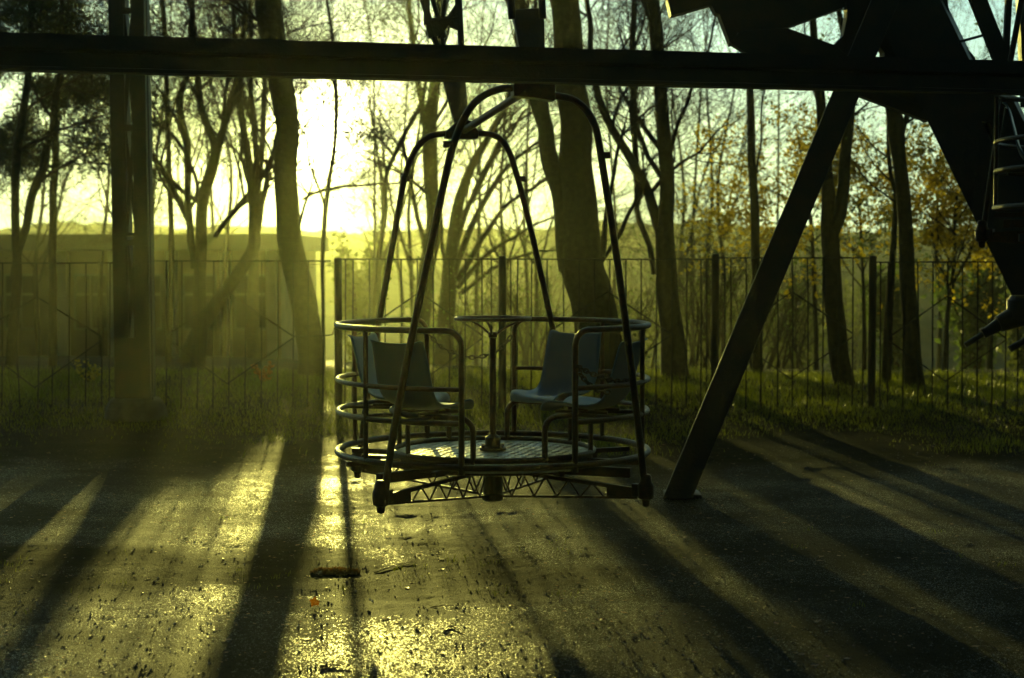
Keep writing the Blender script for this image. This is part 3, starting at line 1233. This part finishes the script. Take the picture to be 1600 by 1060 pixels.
T = tree
needle = dict(wob=.16, up=-.012, levels=2, kids=(10, 8, 0), ang=.9, leaf=24, ls=.075, lspread=.10, asp=.13)
T('pine_tree', 'dark evergreen with forked trunk and drooping boughs at the far left', 26,
  [[(14, 590, 18), (24, 470, 15), (26, 400, 14), (23, 311, 13), (27, 236, 13), (36, 175, 12), (45, 115, 11), (50, 40, 10)],
   [(22, 440, 12), (34, 372, 13), (51, 311, 14), (68, 262, 14), (80, 205, 12), (92, 130, 10), (100, 60, 8)]], 11, 'bark2', needle, leafmat='needle', nb=9, L=2.0, y_from=300, group='evergreens behind the fence')
T('pine_tree', 'straight slim evergreen with a dark shaggy top beside the forked one', 27.5,
  [[(83, 590, 15), (82, 450, 13), (82, 400, 12), (83, 311, 12), (86, 265, 12), (88, 200, 10), (92, 130, 9)]], 12, 'bark2', dict(needle, leaf=38), leafmat='needle', nb=14, L=1.6, y_from=290, group='evergreens behind the fence')
T('pine_tree', 'evergreen whose dark boughs hang behind the top of the beam at the left', 29,
  [[(262, 590, 11), (268, 400, 9), (262, 200, 8), (258, 60, 8)]], 13, 'bark2', dict(needle, leaf=14), leafmat='needle', nb=9, L=2.4, y_from=60, group='evergreens behind the fence')
tw1 = dict(kids=(8, 6, 5), levels=3, wob=.30, ang=.7, leaf=0, ls=.03)
T('bare_tree', 'bare tree forking low into two upright limbs right of the lattice column', 27,
  [[(308, 590, 26), (312, 500, 22), (313, 402, 18), (317, 320, 18), (329, 269, 18), (341, 226, 15), (350, 200, 12), (362, 154, 11), (374, 110, 10), (382, 40, 8)],
   [(338, 240, 12), (326, 205, 12), (314, 150, 11), (309, 115, 11), (300, 30, 8)],
   [(303, 420, 12), (294, 326, 11), (293, 266, 11), (289, 220, 12), (284, 160, 11), (292, 110, 9), (300, 20, 7)],
   [(296, 345, 9), (275, 300, 10), (250, 262, 9), (232, 232, 8), (215, 190, 6)],
   [(292, 240, 6), (262, 205, 6), (229, 178, 5)],
   [(296, 330, 6), (310, 290, 6), (296, 250, 6)]], 21, 'bark', tw1, nb=7, L=2.4)
T('bare_tree', 'leaning tree spreading into many limbs left of the thick dark trunk', 29,
  [[(280, 590, 30), (308, 525, 24), (350, 458, 20), (393, 395, 20), (396, 350, 18), (395, 305, 16), (384, 221, 11), (374, 160, 10), (368, 90, 8)],
   [(396, 330, 13), (401, 251, 10), (394, 160, 9), (390, 90, 8)],
   [(398, 380, 12), (412, 300, 9), (424, 245, 9), (440, 190, 7)],
   [(335, 370, 8), (362, 335, 9), (389, 306, 10), (412, 270, 8), (430, 240, 7)]], 22, 'bark', tw1, nb=8, L=2.3)
T('bare_tree', 'hazy upright trunk standing behind the foot of the leaning tree', 34,
  [[(396, 590, 24), (395, 500, 20), (396, 420, 17), (400, 330, 12), (410, 220, 9), (414, 120, 8)]], 23, 'bark', dict(tw1, leaf=3), nb=10, L=2.6)
T('tall_tree', 'thick dark trunk curving up just left of the sun', 24.3,
  [[(489, 600, 46), (486, 560, 42), (477, 475, 42), (461, 417, 40), (453, 356, 38), (449, 281, 36), (448, 206, 36), (436, 130, 39), (421, 20, 42)],
   [(455, 400, 10), (470, 330, 4), (485, 300, 4)]], 24, 'bark', dict(tw1, kids=(6, 5, 5)), nb=6, L=1.8, y_from=120)
T('slender_tree', 'slender twisted sapling below the sun with a long level branch', 29,
  [[(506, 590, 6), (505, 480, 6), (504, 402, 7), (510, 311, 8), (521, 245, 7), (525, 180, 6), (524, 125, 6)],
   [(474, 312, 4), (495, 302, 5), (516, 296, 5), (561, 289, 4), (627, 287, 3)],
   [(508, 330, 4), (495, 280, 4), (482, 245, 3), (476, 205, 3)]], 25, 'bark', dict(tw1, leaf=1, ls=.025, kids=(5, 4, 4)), leafmat='leafo', nb=5, L=1.1)
T('slender_tree', 'pale leaning stem between the sun and the gondola hoops', 32,
  [[(580, 590, 10), (588, 450, 9), (591, 402, 8), (602, 335, 8), (602, 281, 7), (621, 233, 8), (642, 193, 7), (656, 165, 6), (672, 100, 6)]], 26, 'bark', dict(tw1, leaf=3, ls=.03), nb=8, L=1.8)
T('bare_tree', 'pale forked trunk in the haze behind the small rear hoop', 33,
  [[(650, 590, 32), (662, 470, 27), (670, 402, 25), (676, 341, 22), (674, 281, 24), (670, 221, 25), (676, 160, 20), (682, 110, 17), (688, 0, 15)],
   [(668, 215, 14), (660, 170, 11), (652, 120, 9), (640, 20, 8)],
   [(668, 400, 8), (655, 345, 8), (640, 280, 7), (628, 220, 5)]], 27, 'bark', tw1, nb=8, L=2.8)
fan = dict(kids=(6, 5, 3), levels=2, wob=.10, ang=.42, up=.0, leaf=1, ls=.03)
T('bare_tree', 'many stemmed tree fanning out in long arching branches behind the gondola hoops', 34,
  [[(690, 590, 30), (700, 470, 26), (706, 402, 22), (718, 311, 17), (742, 251, 13), (769, 206, 10), (795, 155, 8), (812, 90, 7)],
   [(712, 430, 12), (730, 370, 11), (765, 300, 8), (800, 255, 6), (850, 215, 4)],
   [(716, 440, 11), (750, 375, 9), (800, 315, 6), (860, 280, 4)],
   [(716, 450, 9), (760, 400, 7), (820, 360, 5), (870, 340, 3)],
   [(708, 400, 9), (735, 320, 7), (770, 250, 6), (825, 170, 4)],
   [(700, 420, 8), (690, 350, 7), (700, 260, 5), (720, 170, 4)],
   [(712, 360, 8), (745, 290, 7), (790, 210, 5), (835, 170, 4)],
   [(718, 460, 7), (770, 420, 6), (830, 395, 4), (880, 390, 3)]], 28, 'bark', fan, nb=9, L=2.2)
T('tall_tree', 'thickest double trunk behind the right side of the gondola', 22.6,
  [[(942, 605, 92), (936, 560, 76), (926, 480, 71), (915, 417, 69), (908, 360, 62), (903, 300, 56), (899, 240, 52), (894, 160, 50), (886, 60, 46), (884, 0, 44)],
   [(900, 420, 46), (885, 340, 40), (871, 285, 34), (857, 235, 27), (848, 185, 25), (836, 130, 34), (822, 60, 32)],
   [(938, 400, 12), (946, 350, 8), (960, 270, 6), (975, 200, 5)]], 29, 'bark', dict(tw1, kids=(5, 5, 4)), nb=5, L=1.8, y_from=100)
T('bare_tree', 'trunk with a straight stem and a slanting stem joining it right of the gondola', 24,
  [[(1056, 605, 50), (1052, 560, 41), (1047, 500, 36), (1040, 417, 33), (1039, 370, 30), (1042, 311, 24), (1038, 221, 23), (1033, 145, 21), (1020, 10, 22)],
   [(1036, 385, 20), (1024, 329, 17), (1003, 281, 16), (979, 239, 14), (949, 184, 13), (934, 139, 11), (922, 50, 9)],
   [(1022, 430, 9), (1009, 372, 9), (997, 311, 9), (991, 230, 10), (988, 145, 12), (990, 60, 10)],
   [(940, 410, 6), (955, 385, 7), (976, 350, 7), (991, 317, 6), (1010, 270, 4)],
   [(1047, 228, 7), (1060, 195, 6), (1078, 150, 6), (1090, 118, 4), (1110, 60, 4)]], 30, 'bark', tw1, nb=8, L=2.2)
T('slender_tree', 'single straight dark trunk between the gondola and the sloping brace', 25.5,
  [[(1184, 600, 18), (1183, 500, 15), (1181, 417, 14), (1180, 341, 14), (1175, 251, 13), (1172, 145, 12), (1170, 20, 11)],
   [(1184, 270, 4), (1188, 215, 3), (1194, 150, 3), (1205, 110, 2)]], 31, 'bark2', dict(tw1, kids=(4, 4, 3)), nb=4, L=1.4, y_from=200)
T('bare_tree', 'dark trunk splitting into two stems behind the sloping brace', 22.7,
  [[(1318, 612, 36), (1311, 560, 31), (1303, 470, 30), (1299, 417, 28), (1297, 352, 28), (1293, 290, 20), (1287, 210, 17), (1280, 140, 15), (1270, 30, 11)],
   [(1299, 365, 25), (1308, 335, 22), (1316, 300, 19), (1321, 251, 18), (1326, 175, 16), (1327, 120, 12), (1310, 10, 8)],
   [(1326, 200, 4), (1338, 178, 4), (1355, 160, 3)]], 32, 'bark2', dict(tw1, leaf=2, ls=.035, kids=(5, 4, 4)), leafmat='leafo', nb=5, L=1.8, y_from=250)
T('bare_tree', 'knotted dark trunk forking near the beam right of the sloping brace', 22.4,
  [[(1430, 615, 34), (1425, 540, 26), (1419, 450, 25), (1416, 372, 23), (1411, 311, 22), (1406, 251, 21), (1401, 200, 28), (1392, 150, 22), (1380, 60, 16)],
   [(1408, 230, 11), (1418, 185, 9), (1424, 150, 8), (1430, 60, 7)]], 33, 'bark2', dict(tw1, leaf=2, kids=(5, 4, 4)), leafmat='leafo', nb=5, L=1.8, y_from=250)
T('slender_tree', 'thin crooked stem pressed close against the knotted trunk', 23.2,
  [[(1384, 612, 16), (1389, 480, 13), (1394, 417, 11), (1397, 357, 9), (1399, 305, 7), (1391, 269, 7), (1388, 221, 6), (1389, 150, 5)]], 34, 'bark2', dict(tw1, kids=(4, 4, 3)), nb=4, L=1.2)
weep = dict(kids=(5, 6, 0), levels=2, wob=.14, up=-.16, ang=.8, leaf=16, ls=.04, lspread=.07)
T('birch_tree', 'young weeping birch with strings of yellow leaves behind the sloping brace', 28,
  [[(1276, 590, 8), (1274, 500, 7), (1270, 400, 6), (1265, 330, 5), (1262, 280, 4)]], 35, 'bark', dict(weep), leafmat='leafy', nb=12, L=1.7, y_from=410, group='yellow leaved young trees')
T('birch_tree', 'small yellow leaved tree behind the rightmost fence panel', 27,
  [[(1475, 600, 7), (1480, 500, 7), (1490, 420, 6), (1492, 350, 5), (1496, 300, 4)],
   [(1486, 460, 5), (1465, 400, 4), (1450, 345, 3)], [(1488, 450, 5), (1520, 380, 4), (1540, 330, 3)]], 36, 'bark',
  dict(weep, up=-.03, leaf=11), leafmat='leafy', nb=11, L=1.6, y_from=500, group='yellow leaved young trees')
T('birch_tree', 'sparse brown leaved young tree between the two dark trunks on the right', 30,
  [[(1352, 600, 7), (1350, 480, 6), (1346, 380, 5), (1342, 310, 4)]], 37, 'bark', dict(weep, up=.0, leaf=7), leafmat='leafo', nb=10, L=1.5, y_from=460, group='yellow leaved young trees')
far_specs = [
    (1085, 42, 10, 'feathery hazy tree directly right of the gondola', 5), (1130, 36, 9, 'rounded twiggy bush tree behind the straight trunk', 10), (960, 44, 9, 'pale far tree behind the slanting stem', 3),
    (820, 46, 11, 'pale far tree showing between the gondola hoops', 2), (575, 40, 6, 'leafy hazy tree just right of the sun', 5), (625, 48, 9, 'pale far tree behind the rear hoop leg', 5),
    (350, 42, 10, 'hazy twiggy tree behind the forking tree', 4), (240, 38, 9, 'yellowish twiggy tree behind the lattice column', 6), (160, 44, 9, 'hazy tree left of the lattice column', 5),
    (1215, 50, 7, 'faint twiggy tree far behind the brace', 4), (1465, 40, 8, 'dark twiggy bush tree beside the wide leg', 12), (1545, 34, 9, 'brown twiggy tree behind the wide leg', 10), (745, 42, 10, 'twiggy far tree behind the hand wheel', 3), (448, 46, 6, 'twiggy far tree hidden by the thick trunk', 3)]
for k, (px, D, h, lab, nl) in enumerate(far_specs):
    rr_ = random.Random(100 + k)
    x_ = (px - 800) / F * D
    gz = H(x_, D)
    ybase = 400 + (1.75 - gz) * F / D
    ytop = 400 - (h * .62 - 1.75 + gz) * F / D
    st = [(px, ybase, 9), (px + rr_.uniform(-5, 5), ybase * .6 + ytop * .4, 7), (px + rr_.uniform(-14, 14), ybase * .25 + ytop * .75, 5), (px + rr_.uniform(-20, 20), min(ytop, 135), 3)]
    T('distant_tree', lab, D, [st], 200 + k, 'bark', dict(kids=(7, 6, 4), levels=3, wob=.2, ang=.7, up=.03, leaf=nl // 6, ls=.03), leafmat='leafo', nb=15, L=3.0, group='hazy trees farther down the slope', y_from=440)


mist = [(205, 41, 165, 'misty tree close behind the lattice column'), (330, 47, 140, 'misty tree behind the fork of the forking tree'), 
        (590, 43, 150, 'misty tree beside the pale leaning stem'), (648, 41, 130, 'misty tree behind the front hoop'), 
        (785, 43, 140, 'misty tree behind the rear hoop right leg'), (835, 40, 130, 'misty tree touching the thick double trunk on its left'), (1060, 46, 150, 'misty tree behind the stem with the slanting branch'),
        (1110, 43, 130, 'misty tree left of the single straight trunk'), (60, 42, 190, 'misty tree between the far left evergreens')]
for k, (px, D, ty, lab) in enumerate(mist):
    rr_ = random.Random(700 + k)
    gz = H((px - 800) / F * D, D)
    yb_ = 400 + (1.75 - gz) * F / D
    st = [[(px, yb_, 8), (px + rr_.uniform(-6, 6), 420, 7), (px + rr_.uniform(-12, 12), 300, 5), (px + rr_.uniform(-20, 20), ty, 3)]]
    for q in range(2):
        sg = rr_.choice((-1, 1))
        st.append([(px, 440 - 30 * q, 5), (px + sg * 18, 380, 4), (px + sg * rr_.uniform(30, 50), 300, 3), (px + sg * rr_.uniform(45, 75), ty + 50, 2)])
    T('misty_tree', lab, D, st, 800 + k, 'bark', dict(kids=(5, 4, 3), levels=3, wob=.25, ang=.8, up=.02, leaf=0, ls=.03), leafmat='leafo', nb=7, L=1.8, group='misty trees farther down the slope', y_from=430)


# shrubs down the slope that close the view under the horizon
def shrub(px, D, wpx, toppy, seed, lab, mat='bush', n=2600, ls=.085):
    r = random.Random(seed)
    x_ = (px - 800) / F * D
    gz = H(x_, D)
    t = thing('shrub', lab, 'shrub', (x_, D, gz), 0, 'shrubs on the slope beyond the fence')
    hz = 1.75 + (400 - toppy) * D / F - gz
    wx = wpx * D / F / 2
    st, lv = MB(), MB()
    c = Vector((x_, D, gz))
    for k in range(16):
        a = r.uniform(0, 2 * pi)
        tip = c + Vector((cos(a) * wx * r.uniform(.2, .9), sin(a) * wx * .6 * r.uniform(.2, .9), hz * r.uniform(.6, 1)))
        mid = c.lerp(tip, .5) + Vector((0, 0, hz * .12))
        st.tube([c + rand_unit(r) * .1, mid, tip], [.035, .02, .006], 5, caps=False)
        cl = r.uniform(.25, .5) * wx
        for q in range(n // 16):
            u = r.random() ** .5
            pz = c.lerp(tip, u) + rand_unit(r) * cl * r.random() ** .4
            if pz.z > gz:
                leaf(lv, pz, ls * r.uniform(.5, 1.3), r)
    st.build('stems', M['twig'], t)
    lv.build('leaves', M[mat], t, smooth=False)


sh = [(1400, 36, 120, 420, 'dull green shrub between the two dark trunks at the right', 'leafo'), (1520, 38, 150, 380, 'brown leaved shrub behind the rightmost fence panel', 'leafo'),
      (1240, 46, 190, 440, 'grey green shrub behind the yellow birch', 'bush'), (1100, 50, 190, 430, 'grey green shrub behind the fence right of the gondola', 'bush'), (960, 48, 170, 470, 'pale shrub behind the thickest trunk', 'bush'),
      (820, 50, 190, 455, 'pale hazy shrub behind the hand wheel', 'bush'), (690, 46, 160, 470, 'pale hazy shrub behind the left seats', 'bush'), (560, 44, 120, 360, 'round leafy shrub under the sun', 'bush'), (1600, 40, 120, 400, 'dark shrub at the edge behind the square post', 'bush'),
      (1330, 60, 170, 430, 'faint shrub low on the slope behind the brace', 'bush')]
for k, (px, D, wpx, ty, lab, mt) in enumerate(sh):
    shrub(px, D, wpx, ty, 300 + k, lab, mt)

def thicket(px, D, wpx, toppy, seed, lab, ns=8):  # leafless bushes, most of them added to shade the ground at the right
    r = random.Random(seed)
    x_ = (px - 800) / F * D
    gz = H(x_, D)
    t = thing('bare_bush', lab, 'bush', (x_, D, gz), 0, 'leafless bushes beyond the fence')
    hz = 1.75 + (400 - toppy) * D / F - gz
    wx = wpx * D / F / 2
    st, lv = MB(), MB()
    o = dict(DEF)
    o.update(kids=(8, 6, 5), levels=2, wob=.2, ang=.5, up=.05, leaf=1, ls=.03)
    for k in range(ns):
        p = Vector((x_ + r.uniform(-1, 1) * wx * .8, D + r.uniform(-.7, .7), gz - .05))
        grow(st, lv, p, Vector((r.uniform(-.4, .4), r.uniform(-.2, .2), 1)).normalized(), hz * r.uniform(.7, 1.05), .022, 0, r, o)
    st.build('stems', M['twig'], t)
    lv.build('leaves', M['leafo'], t, smooth=False)


for k, (px, D, wpx, ty, lab, ns) in enumerate(((720, 32, 90, 395, 'leafless bush added to shade the ground, behind the handrail left of the hand wheel', 5), (785, 33, 90, 375, 'leafless bush added to shade the ground, straight behind the hand wheel', 5),
                                           (850, 32, 80, 385, 'leafless bush added to shade the ground, at the left edge of the thickest trunk', 5), (990, 31, 90, 390, 'leafless bush added to shade the ground, between the thickest trunk and the slanting stem', 8),
                                           (1092, 29, 80, 395, 'thick leafless bush between the straight stem and the fence post', 11), (1150, 30, 80, 405, 'thick leafless bush at the foot of the single straight trunk', 10),
                                           (1225, 31, 80, 430, 'leafless bush half covered by the sloping brace', 12))):
    thicket(px, D, wpx, ty, 500 + k, lab, ns)

# orange shrubs just past the fence
for k, (px, py, lab) in enumerate(((408, 588, 'small orange leaved plant in the grass behind the left fence panel'), (138, 600, 'low yellowish plant in the grass near the lattice column'))):
    r = random.Random(400 + k)
    c = at(px, py, 23.0)
    c.z = H(c.x, 23.0)
    t = thing('small_plant', lab, 'plant', c)
    st, lv = MB(), MB()
    for q in range(9):
        tip = c + Vector((r.uniform(-.2, .2), r.uniform(-.15, .15), r.uniform(.15, .32)))
        st.tube([c, tip], [.006, .002], 4, caps=False)
        for z in range(16):
            leaf(lv, c.lerp(tip, r.uniform(.3, 1)) + rand_unit(r) * .04, .028, r)
    st.build('stem', M['twig'], t)
    lv.build('leaves', M['orange' if k == 0 else 'leafy'], t, smooth=False)

# ------------------------------------------------------------------ grass
r = random.Random(5)
gm = MB()


def blade(p, h, wd, lean):
    b = len(gm.v)
    a = r.uniform(0, 2 * pi)
    s_ = Vector((cos(a), sin(a), 0)) * wd
    l = Vector((cos(lean), sin(lean), 0)) * h * r.uniform(.15, .75)
    m1 = p + Vector((0, 0, h * .55)) + l * .35
    tp = p + Vector((0, 0, h)) + l
    gm.v.extend([p - s_, p + s_, m1 + s_ * .7, m1 - s_ * .7, tp])
    gm.f.append((b, b + 1, b + 2, b + 3))
    gm.f.append((b + 3, b + 2, b + 4))


cnt = 0
while cnt < 62000:
    y = r.uniform(15.4, 25.6)
    x = r.uniform(-.36, .36) * y
    nz = noise.noise(Vector((x * .55, y * .5, 11))) + .5 * noise.noise(Vector((x * 2, y * 2, 4)))
    dens = sstep(15.9, 18.6, y + nz * 1.6)
    if r.random() > dens * (.55 + .6 * nz + .35):
        continue
    h = r.uniform(.02, .06) * (1 + 1.0 * sstep(18, 23, y) + 1.2 * max(0, nz))
    blade(Vector((x, y, H(x, y) - .01)), h, r.uniform(.0025, .005), r.uniform(0, 2 * pi))
    cnt += 1
# small tufts on the mossy belt
for k in range(60):
    x, y = r.uniform(-3.4, .4), r.gauss(9.9, .45)
    if r.random() < .3:
        x, y = r.uniform(-3, 4), r.uniform(8.5, 15)
    for q in range(r.randint(3, 14)):
        blade(Vector((x + r.gauss(0, .04), y + r.gauss(0, .04), GZ)), r.uniform(.010, .035), .0018, r.uniform(0, 2 * pi))
go = gm.build('grass', M['grass'], None, smooth=False)
tag(go, 'dewy green grass along the fence and in thin tufts on the worn ground', 'grass', kind='stuff')

# fallen leaves and grit
lm = MB()
for k in range(3600):
    y = 7.0 + (r.random() ** 1.1) * 10
    x = r.uniform(-.33, .34) * y
    if r.random() > .35 + 1.1 * max(0, noise.noise(Vector((x * 1.1, y * 1.3, 21))) + .15):
        continue
    s_ = r.uniform(.005, .017) * (1.0 if r.random() > .12 else 1.5)
    a = r.uniform(0, 2 * pi)
    u = Vector((cos(a), sin(a), 0)) * s_
    v = Vector((-sin(a), cos(a), 0)) * s_ * .6
    c = Vector((x, y, surf(x, y) + .0015))
    b = len(lm.v)
    l1, l2 = r.uniform(.02, .14) * s_, r.uniform(0, .18) * s_
    up = Vector((0, 0, 1))
    lm.v.extend([c - u + up * l2, c - v + up * l1, c, c + v + up * l1, c + u + up * l2 * .5])
    lm.f.extend([(b, b + 1, b + 2), (b, b + 2, b + 3), (b + 2, b + 1, b + 4), (b + 3, b + 2, b + 4)])
lo_ = lm.build('fallen_leaves', M['dead'], None, smooth=False)
tag(lo_, 'small brown fallen leaves scattered over the damp ground', 'fallen leaves', kind='stuff')
sm = MB()
for k in range(5200):
    y = 7.0 + (r.random() ** 1.5) * 9
    x = r.uniform(-.33, .34) * y
    s_ = r.uniform(.003, .009)
    c = Vector((x, y, surf(x, y)))
    b = len(sm.v)
    for q in range(4):
        a = pi / 2 * q + r.uniform(-.5, .5)
        sm.v.append(c + Vector((cos(a) * s_, sin(a) * s_, r.uniform(-.2, .3) * s_)))
    sm.v.append(c + Vector((r.uniform(-.4, .4) * s_, r.uniform(-.4, .4) * s_, s_ * r.uniform(.6, 1))))
    for q in range(4):
        sm.f.append((b + q, b + (q + 1) % 4, b + 4))
so_ = sm.build('gravel', material('wet grit', (0.05, 0.045, 0.03), 0.28), None, smooth=False)
tag(so_, 'fine grit lying loose on the worn asphalt', 'gravel', kind='stuff')


def big_leaf(px, py, s_, lab, mat, stand):
    D = 1.80 / ((py - 400) / F)
    c = at(px, py, D)
    c.z = surf(c.x, c.y) + .004
    m = MB()
    b = 0
    n = 9
    o_ = []
    for q in range(n):
        a = 2 * pi * q / n
        rr2 = s_ * (1 if q % 2 == 0 else .62)
        o_.append(Vector((cos(a) * rr2, sin(a) * rr2 * .25 if stand else sin(a) * rr2, (sin(a) * rr2 + s_ * .9) if stand else .25 * s_ * cos(2 * a) + .3 * s_)))
    m.v = [c + Vector((0, .01, s_ * .9 if stand else 0))] + [c + q for q in o_]
    m.f = [(0, q + 1, (q + 1) % n + 1) for q in range(n)]
    m.tube([c, c + Vector((s_ * 1.1, -.01, .006))], .0015, 4)
    o = m.build('fallen_leaf', M[mat], None, smooth=False)
    tag(o, lab, 'leaf', 'single leaves on the ground')


big_leaf(491, 948, .028, 'orange leaf standing upright on the asphalt left of centre', 'orange', True)
big_leaf(937, 975, .024, 'pale curled leaf lying alone low right of centre', 'dead', False)
big_leaf(1068, 838, .026, 'brown leaf near the end of the gondola shadow', 'dead', False)
big_leaf(650, 985, .022, 'small dark leaf lying left of the brightest glare', 'dead', False)
big_leaf(1275, 975, .026, 'curled leaf in front of the long brace shadow', 'dead', False)
big_leaf(795, 952, .022, 'dark leaf below the gondola near the patch edge', 'dead', False)


def twig_on_ground(P, lab):
    m = MB()
    for line in P:
        pts = []
        for px, py in line:
            D = 1.80 / ((py - 400) / F)
            p = at(px, py, D)
            p.z = surf(p.x, p.y) + .005
            pts.append(p)
        m.tube(pts, [.0035 * (1 - .6 * i / (len(pts) - 1)) for i in range(len(pts))], 5)
    o = m.build('fallen_twig', M['twig'], None)
    tag(o, lab, 'twig', 'fallen twigs')


twig_on_ground([[(585, 890), (612, 882), (645, 874)]], 'dark bent twig lying at the back edge of the asphalt patch')
twig_on_ground([[(692, 990), (705, 985), (722, 992)], [(705, 985), (702, 975)]], 'small forked twig on the lit asphalt')
twig_on_ground([[(500, 1050), (520, 1046), (548, 1047)]], 'twig lying flat near the bottom edge')
twig_on_ground([[(672, 951), (695, 952), (718, 953)]], 'thin straight twig beside the small forked one')

# clump of leaves put in for a dark wet hollow at the patch edge
dp = at(525, 893, 1.81 / ((893 - 400) / F))
r = random.Random(77)
m = MB()
for q in range(260):
    a, rr2 = r.uniform(0, 2 * pi), r.random() ** .6
    c = Vector((dp.x + .15 * rr2 * cos(a), dp.y + .10 * rr2 * sin(a), 0))
    c.z = surf(c.x, c.y) + .004 + .016 * (1 - rr2 * rr2)
    leaf(m, c, r.uniform(.012, .028), r, .5)
tag(m.build('leaf_clump', M['dead'], None, smooth=False), 'dark sodden clump of leaves in place of a dark wet hollow at the back edge of the asphalt patch', 'leaf clump')

# ------------------------------------------------------------------ haze
hm = bpy.data.materials.new('damp morning haze')
hm.use_nodes = True
t = hm.node_tree
t.nodes.clear()
mo_ = t.nodes.new('ShaderNodeOutputMaterial')
pv = t.nodes.new('ShaderNodeVolumePrincipled')
pv.inputs['Color'].default_value = (0.90, 0.97, 0.64, 1)
pv.inputs['Density'].default_value = 0.00070
pv.inputs['Anisotropy'].default_value = 0.86
t.links.new(pv.outputs[0], mo_.inputs['Volume'])
m = MB()
m.box((0, 90, 5), (240, 250, 26))
hz = m.build('haze', hm, None, smooth=False)
hz['kind'] = 'stuff'
hz['label'] = 'thin damp morning haze glowing towards the sun'
hz['category'] = 'haze'
hz.display_type = 'WIRE'
